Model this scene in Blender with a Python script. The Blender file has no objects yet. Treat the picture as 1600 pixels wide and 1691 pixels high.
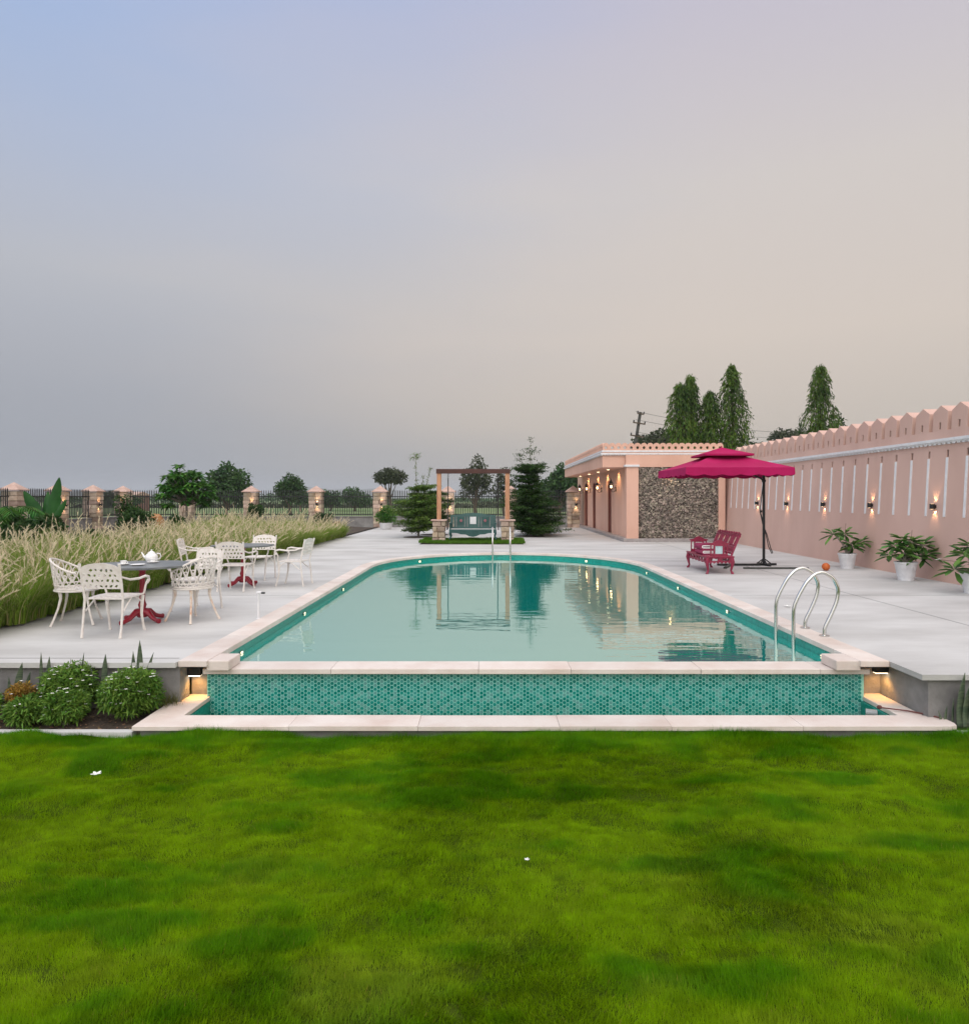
import bpy, math, random
import numpy as np
from mathutils import Vector, Matrix
from mathutils.geometry import tessellate_polygon
R = math.radians
random.seed(7); rng = np.random.default_rng(7)
scene = bpy.context.scene
col = scene.collection
def lin(r, g, b):
    f = lambda c: (c/255/12.92) if c/255 <= 0.04045 else ((c/255+0.055)/1.055)**2.4
    return (f(r), f(g), f(b), 1.0)

# ------------------------------------------------------------------ camera
cd = bpy.data.cameras.new('camera'); cam = bpy.data.objects.new('camera', cd); col.objects.link(cam)
cd.sensor_fit = 'VERTICAL'; cd.sensor_height = 24; cd.sensor_width = 24; cd.lens = 16.0
cam.location = (0, 0, 1.6); cam.rotation_euler = (R(90), 0, 0)
cd.shift_x = -7/1691; cd.shift_y = -23.5/1691
cd.clip_start = 0.05; cd.clip_end = 12000
scene.camera = cam
# ------------------------------------------------------------------ sky
W = bpy.data.worlds.new('World'); scene.world = W; W.use_nodes = True
nt = W.node_tree; nt.nodes.clear()
N = nt.nodes.new; Lk = nt.links.new
out = N('ShaderNodeOutputWorld'); bg = N('ShaderNodeBackground'); Lk(bg.outputs[0], out.inputs[0])
tc = N('ShaderNodeTexCoord'); sp = N('ShaderNodeSeparateXYZ'); Lk(tc.outputs['Generated'], sp.inputs[0])
def ramp(tree, stops, interp='EASE'):
    r = tree.nodes.new('ShaderNodeValToRGB'); r.color_ramp.interpolation = interp
    e = r.color_ramp.elements
    while len(e) < len(stops): e.new(0.5)
    for k, (p, c) in enumerate(stops): e[k].position = p; e[k].color = c
    return r
rl = ramp(nt, [(0, lin(142,147,159)), (.12, lin(160,162,170)), (.28, lin(183,185,192)), (.42, lin(175,186,209)), (.57, lin(156,182,224)), (1, lin(165,185,220))], 'LINEAR')
rr = ramp(nt, [(0, lin(172,164,156)), (.10, lin(198,185,172)), (.22, lin(212,199,187)), (.40, lin(210,202,197)), (.58, lin(197,192,205)), (1, lin(200,195,205))], 'LINEAR')
Lk(sp.outputs[2], rl.inputs[0]); Lk(sp.outputs[2], rr.inputs[0])
mr = N('ShaderNodeMapRange'); mr.interpolation_type = 'SMOOTHSTEP'; mr.inputs[1].default_value = -0.58; mr.inputs[2].default_value = 0.34
nz = N('ShaderNodeTexNoise'); nz.inputs['Scale'].default_value = 1.6; nz.inputs['Detail'].default_value = 3
mp = N('ShaderNodeMapping'); mp.inputs['Scale'].default_value = (1, 1, 4); Lk(tc.outputs['Generated'], mp.inputs[0]); Lk(mp.outputs[0], nz.inputs[0])
ma = N('ShaderNodeMath'); ma.operation = 'MULTIPLY_ADD'; ma.inputs[1].default_value = 0.55; ma.inputs[2].default_value = -0.27
Lk(nz.outputs[0], ma.inputs[0])
mb = N('ShaderNodeMath'); Lk(sp.outputs[0], mb.inputs[0]); Lk(ma.outputs[0], mb.inputs[1]); Lk(mb.outputs[0], mr.inputs[0])
mx = N('ShaderNodeMixRGB'); Lk(mr.outputs[0], mx.inputs[0]); Lk(rl.outputs[0], mx.inputs[1]); Lk(rr.outputs[0], mx.inputs[2])
SUN_EL, SUN_AZ = 38, 200
sky = N('ShaderNodeTexSky'); sky.sky_type = 'NISHITA'; sky.sun_disc = False; sky.sun_elevation = R(SUN_EL); sky.sun_rotation = R(SUN_AZ)
skm = N('ShaderNodeMixRGB'); skm.blend_type = 'ADD'; skm.inputs[0].default_value = 0.006
Lk(mx.outputs[0], skm.inputs[1]); Lk(sky.outputs[0], skm.inputs[2])
Lk(skm.outputs[0], bg.inputs[0])
# warm glow added to the unseen sky overhead and behind, brightening the deck
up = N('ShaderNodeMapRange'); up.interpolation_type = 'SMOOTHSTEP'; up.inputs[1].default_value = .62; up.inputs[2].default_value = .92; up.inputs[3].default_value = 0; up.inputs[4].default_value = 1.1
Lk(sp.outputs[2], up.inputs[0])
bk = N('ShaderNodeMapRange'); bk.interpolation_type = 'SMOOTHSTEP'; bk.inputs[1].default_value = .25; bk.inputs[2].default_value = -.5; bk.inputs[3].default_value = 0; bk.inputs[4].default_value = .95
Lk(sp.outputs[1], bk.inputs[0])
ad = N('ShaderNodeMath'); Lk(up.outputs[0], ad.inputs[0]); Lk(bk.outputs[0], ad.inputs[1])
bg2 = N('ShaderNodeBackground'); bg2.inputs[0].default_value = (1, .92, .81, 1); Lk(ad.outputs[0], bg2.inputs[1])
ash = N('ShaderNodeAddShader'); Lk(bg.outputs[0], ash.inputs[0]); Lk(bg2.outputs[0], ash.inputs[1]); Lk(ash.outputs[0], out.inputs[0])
# ------------------------------------------------------------------ sun (soft, low behind the haze)
sl = bpy.data.lights.new('sun', 'SUN'); sl.energy = 0.6; sl.angle = R(30); sl.color = (1, .95, .88)
so = bpy.data.objects.new('sun', sl); col.objects.link(so)
so.rotation_euler = (R(90-SUN_EL), 0, R(180-SUN_AZ)); so.location = (0, -10, 20)
scene.view_settings.view_transform = 'Standard'; scene.view_settings.look = 'None'
scene.view_settings.exposure = 0.0; scene.view_settings.gamma = 1.0
scene.cycles.use_denoising = True
scene.cycles.max_bounces = 6; scene.cycles.diffuse_bounces = 3; scene.cycles.glossy_bounces = 3; scene.cycles.volume_bounces = 0
scene.cycles.sample_clamp_indirect = 4.0

# ------------------------------------------------------------------ helpers
def tag(o, label=None, cat=None, group=None, kind=None):
    if label: o['label'] = label
    if cat: o['category'] = cat
    if group: o['group'] = group
    if kind: o['kind'] = kind
    return o
def thing(name, label, cat, loc=(0,0,0), rz=0, group=None):
    o = bpy.data.objects.new(name, None); col.objects.link(o); o.empty_display_size = .1
    o.location = loc; o.rotation_euler = (0, 0, rz)
    return tag(o, label, cat, group)
def copy_tree(o, parent=None):
    c = o.copy(); col.objects.link(c); c.parent = parent
    for ch in list(o.children): copy_tree(ch, c)
    return c
def mat(name, c, rough=.7, c2=None, scale=5, detail=5, bump=0, bscale=None, metal=0, island=0, stretch=(1,1,1), spec=.5, emit=None, estr=0, stops=(.35,.65), trans=0, coord='Object', sheen=0):
    m = bpy.data.materials.new(name); m.use_nodes = True
    t = m.node_tree; b = t.nodes['Principled BSDF']
    b.inputs['Roughness'].default_value = rough; b.inputs['Metallic'].default_value = metal
    b.inputs['Specular IOR Level'].default_value = spec
    b.inputs['Base Color'].default_value = c
    tcn = t.nodes.new('ShaderNodeTexCoord'); mpn = t.nodes.new('ShaderNodeMapping'); mpn.inputs['Scale'].default_value = stretch
    t.links.new(tcn.outputs[coord], mpn.inputs[0])
    last = None
    if c2 is not None:
        n = t.nodes.new('ShaderNodeTexNoise'); n.inputs['Scale'].default_value = scale; n.inputs['Detail'].default_value = detail; n.inputs['Roughness'].default_value = .6
        t.links.new(mpn.outputs[0], n.inputs[0])
        r = ramp(t, [(stops[0], c), (stops[1], c2)], 'LINEAR'); t.links.new(n.outputs[0], r.inputs[0])
        last = r.outputs[0]
    if island:
        g = t.nodes.new('ShaderNodeNewGeometry'); hv = t.nodes.new('ShaderNodeHueSaturation')
        mm = t.nodes.new('ShaderNodeMapRange'); mm.inputs[3].default_value = 1-island; mm.inputs[4].default_value = 1+island
        t.links.new(g.outputs['Random Per Island'], mm.inputs[0]); t.links.new(mm.outputs[0], hv.inputs['Value'])
        wn = t.nodes.new('ShaderNodeTexWhiteNoise'); wn.noise_dimensions = '1D'; t.links.new(g.outputs['Random Per Island'], wn.inputs['W'])
        m2 = t.nodes.new('ShaderNodeMapRange'); m2.inputs[3].default_value = .5-island*.06; m2.inputs[4].default_value = .5+island*.06
        t.links.new(wn.outputs[0], m2.inputs[0]); t.links.new(m2.outputs[0], hv.inputs['Hue'])
        if last: t.links.new(last, hv.inputs['Color'])
        else: hv.inputs['Color'].default_value = c
        last = hv.outputs[0]
    if last: t.links.new(last, b.inputs['Base Color'])
    if bump:
        n2 = t.nodes.new('ShaderNodeTexNoise'); n2.inputs['Scale'].default_value = bscale or scale*4; n2.inputs['Detail'].default_value = 6
        t.links.new(mpn.outputs[0], n2.inputs[0])
        bn = t.nodes.new('ShaderNodeBump'); bn.inputs['Strength'].default_value = bump; bn.inputs['Distance'].default_value = .02
        t.links.new(n2.outputs[0], bn.inputs['Height']); t.links.new(bn.outputs[0], b.inputs['Normal'])
    if emit is not None:
        b.inputs['Emission Color'].default_value = emit; b.inputs['Emission Strength'].default_value = estr
    if trans: b.inputs['Specular IOR Level'].default_value = .22
    if trans:   # thin leaves let some light through
        tr = t.nodes.new('ShaderNodeBsdfTranslucent'); ms = t.nodes.new('ShaderNodeMixShader'); ms.inputs[0].default_value = trans
        if last: t.links.new(last, tr.inputs[0])
        else: tr.inputs[0].default_value = c
        o = t.nodes['Material Output']; t.links.new(b.outputs[0], ms.inputs[1]); t.links.new(tr.outputs[0], ms.inputs[2]); t.links.new(ms.outputs[0], o.inputs[0])
    return m
class MB:
    def __init__(s): s.v = []; s.f = []; s.mi = []; s.cur = 0
    def add(s, vs, fs):
        o = len(s.v); s.v += [tuple(v) for v in vs]; s.f += [tuple(i+o for i in f) for f in fs]; s.mi += [s.cur]*len(fs)
    def box(s, c, d, rz=0, M=None, taper=1):
        x, y, z = d[0]/2, d[1]/2, d[2]/2
        vs = [Vector((sx*x*(taper if sz > 0 else 1), sy*y*(taper if sz > 0 else 1), sz*z)) for sz in (-1,1) for sy in (-1,1) for sx in (-1,1)]
        m = Matrix.Translation(c) @ (M if M is not None else Matrix.Rotation(rz, 4, 'Z'))
        s.add([m @ v for v in vs], [(0,2,3,1),(4,5,7,6),(0,1,5,4),(1,3,7,5),(3,2,6,7),(2,0,4,6)])
        return s
    def b2(s, x0, x1, y0, y1, z0, z1): return s.box(((x0+x1)/2,(y0+y1)/2,(z0+z1)/2), (x1-x0,y1-y0,z1-z0))
    def tube(s, pts, r, n=8, cap=True):
        pts = [Vector(p) for p in pts]; rr_ = r if isinstance(r, (list, tuple)) else [r]*len(pts)
        T = []
        for i in range(len(pts)):
            a = pts[max(i-1,0)]; b = pts[min(i+1,len(pts)-1)]; T.append((b-a).normalized())
        u = T[0].orthogonal().normalized(); vs = []
        for i, p in enumerate(pts):
            u = (u - T[i]*u.dot(T[i]))
            u = u.normalized() if u.length > 1e-6 else T[i].orthogonal().normalized()
            w = T[i].cross(u)
            for k in range(n):
                a = 2*math.pi*k/n; vs.append(p + (u*math.cos(a)+w*math.sin(a))*rr_[i])
        fs = [(i*n+k, i*n+(k+1)%n, (i+1)*n+(k+1)%n, (i+1)*n+k) for i in range(len(pts)-1) for k in range(n)]
        if cap: fs += [tuple(range(n-1,-1,-1)), tuple((len(pts)-1)*n+k for k in range(n))]
        s.add(vs, fs); return s
    def lathe(s, prof, n=24, c=(0,0,0)):
        vs = [(c[0]+r*math.cos(2*math.pi*k/n), c[1]+r*math.sin(2*math.pi*k/n), c[2]+z) for r, z in prof for k in range(n)]
        fs = [(i*n+k, i*n+(k+1)%n, (i+1)*n+(k+1)%n, (i+1)*n+k) for i in range(len(prof)-1) for k in range(n)]
        fs += [tuple(range(n-1,-1,-1)), tuple((len(prof)-1)*n+k for k in range(n))]
        s.add(vs, fs); return s
    def plate(s, outer, holes, th, fn):
        """flat plate with holes; fn(u, v, w) maps to space, w = 0 .. th"""
        loops = [outer]+list(holes)
        tris = tessellate_polygon([[Vector((a, b, 0)) for a, b in l] for l in loops])
        flat = [p for l in loops for p in l]; n = len(flat)
        vs = [fn(a, b, 0) for a, b in flat]+[fn(a, b, th) for a, b in flat]
        fs = [tuple(t) for t in tris]+[tuple(i+n for i in reversed(t)) for t in tris]
        o = 0
        for l in loops:
            m = len(l)
            for k in range(m): fs.append((o+k, o+(k+1)%m, o+(k+1)%m+n, o+k+n))
            o += m
        s.add(vs, fs); return s
    def sphere(s, c, r, n=12, m=8, jit=0):
        vs = []; fs = []
        rx = r if isinstance(r, (tuple, list)) else (r, r, r)
        for i in range(m+1):
            t = math.pi*i/m
            for k in range(n):
                a = 2*math.pi*k/n; j = 1+random.uniform(-jit, jit)
                vs.append((c[0]+rx[0]*j*math.sin(t)*math.cos(a), c[1]+rx[1]*j*math.sin(t)*math.sin(a), c[2]+rx[2]*j*math.cos(t)))
        fs = [(i*n+k, i*n+(k+1)%n, (i+1)*n+(k+1)%n, (i+1)*n+k) for i in range(m) for k in range(n)]
        s.add(vs, fs); return s
    def build(s, name, m, parent=None, smooth=False, bevel=0, merge=False):
        me = bpy.data.meshes.new(name); me.from_pydata(s.v, [], s.f)
        for q in (m if isinstance(m, (list, tuple)) else [m]): me.materials.append(q)
        if any(s.mi): me.polygons.foreach_set('material_index', s.mi)
        import bmesh
        bm = bmesh.new(); bm.from_mesh(me)
        if merge: bmesh.ops.remove_doubles(bm, verts=bm.verts, dist=1e-5)
        bmesh.ops.recalc_face_normals(bm, faces=bm.faces); bm.to_mesh(me); bm.free()
        if smooth:
            me.polygons.foreach_set('use_smooth', [True]*len(me.polygons))
            me.set_sharp_from_angle(angle=R(40))
        o = bpy.data.objects.new(name, me); col.objects.link(o); o.parent = parent
        if bevel:
            b = o.modifiers.new('bevel', 'BEVEL'); b.width = bevel; b.segments = 2; b.limit_method = 'ANGLE'
        return o
def arrays_obj(name, V, F, m, parent=None, colors=None, smooth=False):
    """V (n,3) float, F (k,c) int"""
    me = bpy.data.meshes.new(name); V = np.ascontiguousarray(V, dtype=np.float32); F = np.ascontiguousarray(F, dtype=np.int32)
    k, c = F.shape
    me.vertices.add(len(V)); me.vertices.foreach_set('co', V.ravel())
    me.loops.add(k*c); me.loops.foreach_set('vertex_index', F.ravel())
    me.polygons.add(k); me.polygons.foreach_set('loop_start', np.arange(0, k*c, c, dtype=np.int32))
    try: me.polygons.foreach_set('loop_total', np.full(k, c, dtype=np.int32))
    except Exception: pass
    if smooth: me.polygons.foreach_set('use_smooth', np.ones(k, dtype=bool))
    me.materials.append(m); me.update(calc_edges=True)
    if colors is not None:
        a = me.color_attributes.new('tint', 'FLOAT_COLOR', 'POINT')
        a.data.foreach_set('color', np.ascontiguousarray(np.hstack([colors, np.ones((len(colors),1))]), dtype=np.float32).ravel())
    o = bpy.data.objects.new(name, me); col.objects.link(o); o.parent = parent
    return o
def unit(a): return a/np.maximum(np.linalg.norm(a, axis=-1, keepdims=True), 1e-9)
def leaf_arrays(P, D, Nn, L, Wd, droop=.15, w1=.5, w2=.36):
    """each leaf: 6 vertices, 2 quads, bending down; returns V, F(quads)"""
    n = len(P); D = unit(D); S = unit(np.cross(D, Nn)); Nn = unit(np.cross(S, D))
    L = np.broadcast_to(np.asarray(L, float).reshape(-1,1), (n,1)); Wd = np.broadcast_to(np.asarray(Wd, float).reshape(-1,1), (n,1))
    dz = np.zeros((n,3)); dz[:,2] = -1
    q = lambda t, w, f=0: P+D*L*t+S*Wd*w+dz*L*droop*t*t+Nn*Wd*f
    V = np.stack([q(0,0), q(.4,w1,.12), q(.78,w2,.1), q(1,0), q(.78,-w2,.1), q(.4,-w1,.12)], 1).reshape(-1,3)
    b = np.arange(n)[:,None]*6
    F = np.concatenate([b+np.array([[0,1,2,3]]), b+np.array([[0,3,4,5]])], 0)
    return V, F
def blade_arrays(P, D, L, Wd, bend, seg=3):
    """grass blades: P roots, D horizontal lean direction, tapering, bending over"""
    n = len(P); L = np.asarray(L).reshape(-1,1); Wd = np.asarray(Wd).reshape(-1,1); bend = np.asarray(bend).reshape(-1,1)
    S = np.stack([-D[:,1], D[:,0], np.zeros(n)], 1); Dh = np.stack([D[:,0], D[:,1], np.zeros(n)], 1); Z = np.array([[0,0,1.]])
    rows = []; p = P.copy(); 
    for k in range(seg+1):
        t = k/seg; w = Wd*(1-t)**.6*.5
        if k < seg: rows += [p-S*w, p+S*w]
        else: rows += [p]
        a = bend*(t+.5/seg); p = p+(Dh*np.sin(a)+Z*np.cos(a))*L/seg
    V = np.stack(rows, 1); m = V.shape[1]; V = V.reshape(-1,3); b = np.arange(n)[:,None]*m
    F = []
    for k in range(seg-1):
        F += [b+np.array([[2*k, 2*k+1, 2*k+3]]), b+np.array([[2*k, 2*k+3, 2*k+2]])]
    F.append(b+np.array([[2*seg-2, 2*seg-1, 2*seg]]))
    return V, np.concatenate(F, 0)
def vnoise(x, y, scale, seed=0, oct=3):
    out_ = np.zeros_like(x, dtype=float); amp = 1; tot = 0
    for o in range(oct):
        g = np.random.default_rng(seed*17+o).random((257,257)); g[256,:] = g[0,:]; g[:,256] = g[:,0]; u = x*scale*2**o+31.7*o; v = y*scale*2**o+11.3*o
        iu = np.floor(u).astype(int); iv = np.floor(v).astype(int); fu = u-iu; fv = v-iv
        fu = fu*fu*(3-2*fu); fv = fv*fv*(3-2*fv); iu %= 256; iv %= 256
        val = (g[iu,iv]*(1-fu)+g[iu+1,iv]*fu)*(1-fv)+(g[iu,iv+1]*(1-fu)+g[iu+1,iv+1]*fu)*fv
        out_ += val*amp; tot += amp; amp *= .5
    return out_/tot
def blob_points(blobs, n, shell=.55, r=rng):
    """points inside ellipsoids (c, radii), biased outwards; returns P and outward direction"""
    vol = np.array([b[1][0]*b[1][1]*b[1][2] for b in blobs])**(2/3); vol /= vol.sum()
    idx = r.choice(len(blobs), n, p=vol)
    C = np.array([b[0] for b in blobs])[idx]; Rr = np.array([b[1] for b in blobs])[idx]
    d = unit(r.normal(size=(n,3))); rad = shell+(1-shell)*r.random((n,1))**.7
    return C+d*Rr*rad, unit(d*Rr)
def foliage(name, blobs, n, L, Wd, m, parent, shell=.55, droop=.2, up=.3, spread=.8, seed=0):
    r = np.random.default_rng(seed+11)
    P, O = blob_points(blobs, n, shell, r)
    D = unit(O*.7+r.normal(size=(n,3))*spread+np.array([0,0,up])); Nn = unit(r.normal(size=(n,3))+np.array([0,0,1.2]))
    V, F = leaf_arrays(P, D, Nn, L*r.uniform(.7,1.3,n), Wd*r.uniform(.7,1.3,n), droop)
    return arrays_obj(name, V, F, m, parent)

# ------------------------------------------------------------------ materials
M = {}
M['deck'] = mat('pale concrete deck', (.37,.365,.355,1), .75, (.53,.53,.525,1), .9, 9, .15, 60, stops=(.28,.62), stretch=(.5,1.3,1), coord='Object')
M['lip'] = mat('deck edge stone', (.5,.5,.5,1), .7, (.56,.56,.56,1), 3, 6)
M['render_grey'] = mat('grey cement render', (.16,.155,.155,1), .9, (.27,.265,.26,1), 3, 8, .3, 30)
M['coping'] = mat('pink sandstone', (.56,.46,.41,1), .65, (.66,.60,.56,1), 2.2, 8, .15, 25, island=.08, stops=(.3,.62))
M['grout'] = mat('pale aqua grout', (.26,.62,.55,1), .6)
M['pooltile'] = mat('teal mosaic', (.0,.20,.165,1), .3, (.02,.34,.28,1), 30, 2)
M['pink'] = mat('pink lime plaster', (.50,.325,.272,1), .85, (.60,.405,.345,1), .9, 8, .12, 40, stops=(.3,.7), stretch=(1,1,.35))
M['pink2'] = mat('cabana pink plaster', (.60,.355,.27,1), .85, (.69,.43,.335,1), 1.2, 8, .12, 40, stops=(.3,.7), stretch=(1,1,.4))
M['white'] = mat('white paint', (.72,.72,.74,1), .6, (.62,.62,.64,1), 8, 5)
M['dark'] = mat('slot shade and hut door', (.05,.03,.025,1), .9)
M['black'] = mat('black metal', (.012,.012,.013,1), .45)
M['iron'] = mat('black iron fence paint', (.015,.016,.018,1), .5)
M['chair'] = mat('white cast iron', (.73,.70,.67,1), .45, (.64,.59,.55,1), 18, 5, .2, 60)
M['rust'] = mat('white cast iron stained by rust', (.70,.62,.55,1), .5, (.55,.25,.10,1), 9, 6, .2, 60, stops=(.52,.72))
M['red'] = mat('crimson painted iron', (.30,.012,.03,1), .4, (.22,.01,.022,1), 12, 4)
M['maroon'] = mat('magenta painted wood', (.26,.012,.05,1), .45, (.18,.01,.035,1), 14, 4, .1)
M['tabletop'] = mat('dark grey stone tabletop', (.10,.11,.12,1), .35, (.17,.18,.18,1), 6, 6)
M['china'] = mat('white china', (.8,.8,.8,1), .15)
M['wood'] = mat('orange brown timber', (.34,.155,.08,1), .6, (.50,.27,.15,1), 5, 6, .2, 30, stretch=(4,4,.6))
M['darkwood'] = mat('dark brown timber', (.045,.014,.010,1), .6, (.07,.022,.015,1), 6, 5, stretch=(.6,4,4))
M['green'] = mat('teal green painted wood', (.012,.062,.058,1), .4, (.02,.085,.08,1), 12, 4)
M['flower'] = mat('pink flower paint', (.40,.14,.17,1), .5)
M['steel'] = mat('polished steel', (.62,.62,.60,1), .18, metal=1)
M['canopy'] = mat('magenta canvas', (.38,.007,.085,1), .8, (.45,.011,.11,1), 2, 5, .1, 20, trans=.12)
M['terracotta'] = mat('orange ball', (.55,.13,.02,1), .6, (.45,.09,.015,1), 20, 3)
M['soil'] = mat('dark soil', (.035,.024,.017,1), .95, (.075,.055,.04,1), 12, 8, .8, 30)
M['bark'] = mat('bark', (.07,.05,.035,1), .9, (.14,.11,.08,1), 8, 6, .5, 30)
M['palebark'] = mat('pale grey bark', (.2,.18,.15,1), .9, (.3,.27,.23,1), 8, 6, .3, 30)
M['stone'] = mat('warm stone blocks', (.33,.24,.18,1), .85, (.52,.43,.35,1), 3, 6, .5, 22, island=.42)
M['cap'] = mat('pink sandstone cap', (.42,.28,.23,1), .8, (.52,.38,.33,1), 4, 5, .2)
M['rubble'] = mat('rubble stones', (.15,.125,.105,1), .85, (.32,.27,.22,1), 5, 6, .5, 18, island=.6)
M['plinth'] = mat('grey plinth stone', (.27,.24,.24,1), .8, (.36,.33,.32,1), 4, 6, .15)
M['bulb'] = mat('warm lamp', (1,.8,.5,1), .5, emit=(1,.62,.28,1), estr=14)
M['bulb2'] = mat('warm downlight', (1,.9,.7,1), .5, emit=(1,.78,.45,1), estr=9)
M['poollamp'] = mat('pool lamp lens', (1,.95,.8,1), .4, emit=(1,.82,.45,1), estr=1.6)
M['rock'] = mat('brown rock', (.32,.14,.05,1), .85, (.42,.23,.11,1), 5, 6, .6, 12)
M['door'] = mat('maroon brown door', (.17,.055,.04,1), .6, (.22,.075,.055,1), 4, 5)
# foliage
M['f_far'] = mat('far tree leaves', (.03,.075,.025,1), .7, (.06,.12,.035,1), .5, 4, island=.35, trans=.15)
M['f_far2'] = mat('far olive leaves', (.05,.065,.035,1), .7, (.075,.09,.05,1), .5, 4, island=.3, trans=.15)
M['f_green'] = mat('bright leaves', (.035,.13,.015,1), .5, (.085,.22,.03,1), 1.5, 4, island=.35, trans=.25)
M['f_ashoka'] = mat('ashoka leaves', (.018,.05,.008,1), .5, (.095,.17,.02,1), .9, 4, island=.4, trans=.2)
M['f_layer'] = mat('fine dark leaves', (.022,.06,.012,1), .6, (.05,.11,.02,1), 1.2, 4, island=.35, trans=.2)
M['f_layer2'] = mat('fine fresh leaves', (.07,.14,.022,1), .6, (.13,.21,.04,1), 1.2, 4, island=.35, trans=.2)
M['f_shrub'] = mat('deep green shrub leaves', (.02,.055,.015,1), .6, (.045,.10,.02,1), 2, 4, island=.35, trans=.2)
M['f_lime'] = mat('lime shrub leaves', (.08,.19,.02,1), .6, (.12,.25,.03,1), 2, 4, island=.3, trans=.25)
M['f_bush'] = mat('bush leaves', (.075,.17,.02,1), .5, (.17,.30,.05,1), 5, 4, island=.35, trans=.25)
M['f_yellow'] = mat('dry yellow leaves', (.38,.22,.04,1), .7, (.15,.12,.03,1), 5, 4, island=.35, trans=.2)
M['f_plum'] = mat('frangipani leaves', (.035,.11,.02,1), .35, (.11,.22,.045,1), 4, 4, island=.35, trans=.15)
M['f_snake'] = mat('snake plant leaves', (.045,.075,.045,1), .5, (.11,.14,.085,1), 14, 4, stretch=(.4,.4,3), stops=(.42,.6))
M['f_banana'] = mat('banana leaves', (.012,.07,.012,1), .4, (.03,.12,.025,1), 2, 4, trans=.25)
M['petal'] = mat('white petals', (.8,.8,.76,1), .6)
# ================================================================== SETTING
def sheet(name, poly, z, m, kind='structure', label=None):
    b = MB(); tr = tessellate_polygon([[Vector((x, y, 0)) for x, y in poly]]); b.add([(x, y, z) for x, y in poly], [tuple(t) for t in tr])
    o = b.build(name, m); o['kind'] = kind
    return o
# the ground, one sheet to the horizon
M['field'] = mat('green field', (.10,.18,.045,1), .9, (.17,.21,.10,1), .03, 6, stops=(.35,.65), stretch=(.4,1.5,1))
sheet('ground', [(-4200,-500),(4200,-500),(4200,4200),(-4200,4200)], -.62, M['field'])
# hills far away on the left
hb = MB(); n = 90; vs = []
for k in range(n+1):
    x = -4200+k*60; y = 3600+200*math.sin(k*.2)
    h = 38+14*math.sin(k*.35)+9*math.sin(k*.93+1)+5*math.sin(k*2.3); h *= min(1, max(.05, (1500-x)/2200))
    vs += [(x, y-260, -1), (x, y, h), (x, y+500, -1)]
hb.add(vs, [(3*k+j, 3*k+3+j, 3*k+4+j, 3*k+1+j) for k in range(n) for j in (0,1)])
M['hill'] = mat('hill scrub', (.06,.075,.05,1), .9, (.10,.10,.07,1), .01, 5)
hl = hb.build('hills', M['hill'], smooth=True); hl['kind'] = 'structure'
# pool outline
PX0, PX1, PYN, PYS = -2.75, 3.63, 6.87, 16.0
CX = (PX0+PX1)/2; HA = (PX1-PX0)/2; HB = 3.7
def outline(off, y0, n=40):
    """from near left, round the far end, to near right"""
    p = [(PX0-off, y0+(PYS-y0)*k/16) for k in range(16)]
    p += [(CX-(HA+off)*math.cos(math.pi*k/n), PYS+(HB+off)*math.sin(math.pi*k/n)) for k in range(n+1)]
    p += [(PX1+off, PYS+(y0-PYS)*k/16) for k in range(1, 17)]
    return p
# deck
do = outline(.285, 6.62)
deck = [(-24,6.62)]+do[:-1]+[(PX1+.285,6.17),(12,6.17),(12,37.3),(-24,37.3)]
db = MB(); tr = tessellate_polygon([[Vector((x, y, 0)) for x, y in deck]]); n = len(deck)
db.add([(x, y, 0) for x, y in deck]+[(x, y, -.05) for x, y in deck], [tuple(t) for t in tr]+[(k,(k+1)%n,(k+1)%n+n,k+n) for k in range(n)])
dk = db.build('deck', M['deck']); dk['kind'] = 'structure'
# joints in the deck: shallow dark lines near the front and across
M['joint'] = mat('deck joint', (.22,.22,.22,1), .9)
jb = MB(); jb.b2(-14,PX0-.33,6.80,6.806,.001,.004)
for y in (11.2, 16.0, 22.5, 29.5):
    jb.b2(PX1+.35 if y < 19.6 else -5.8, 8.5, y, y+.008, .001, .003)
    if y < 19.6: jb.b2(-5.8, PX0-.35, y, y+.008, .001, .003)
jb.b2(6.0,6.008,6.2,24.6,.001,.003)
jo = jb.build('deck_joint', M['joint']); jo['kind'] = 'structure'
# retaining walls under the deck
w = MB(); w.b2(-24,-3.02,6.68,6.9,-.7,-.05); w.b2(-3.02,-2.84,6.95,7.2,-.7,-.05)
rw = w.build('retaining_wall', M['render_grey']); tag(rw, 'grey cement wall holding up the left deck behind the flowering bushes', 'wall')
w = MB(); w.b2(4.0,12,6.22,6.5,-.7,-.05); w.b2(4.0,4.25,6.501,7.2,-.7,-.05); w.b2(3.78,3.999,6.98,7.2,-.7,-.05)
rw = w.build('retaining_wall', M['render_grey']); tag(rw, 'grey cement wall holding up the right deck beside the lit corner', 'wall')
# ---------------------------------------------------------------- pool
pool = thing('swimming_pool', 'long teal tiled pool with sandstone rim and rounded far end', 'swimming pool', (0,0,0))
b = MB(); po = outline(.02, 7.05); n = len(po)
b.add([(x, y, -.05) for x, y in po]+[(x, y, -1.4) for x, y in po], [(k,k+1,k+1+n,k+n) for k in range(n-1)])
b.b2(PX0-.02, PX1+.02, 6.93, 7.05, -1.4, -.15)
b.b2(PX0-.2,PX1+.2,6.9,20.2,-1.5,-1.4)
b.build('basin', M['pooltile'], pool)
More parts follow.
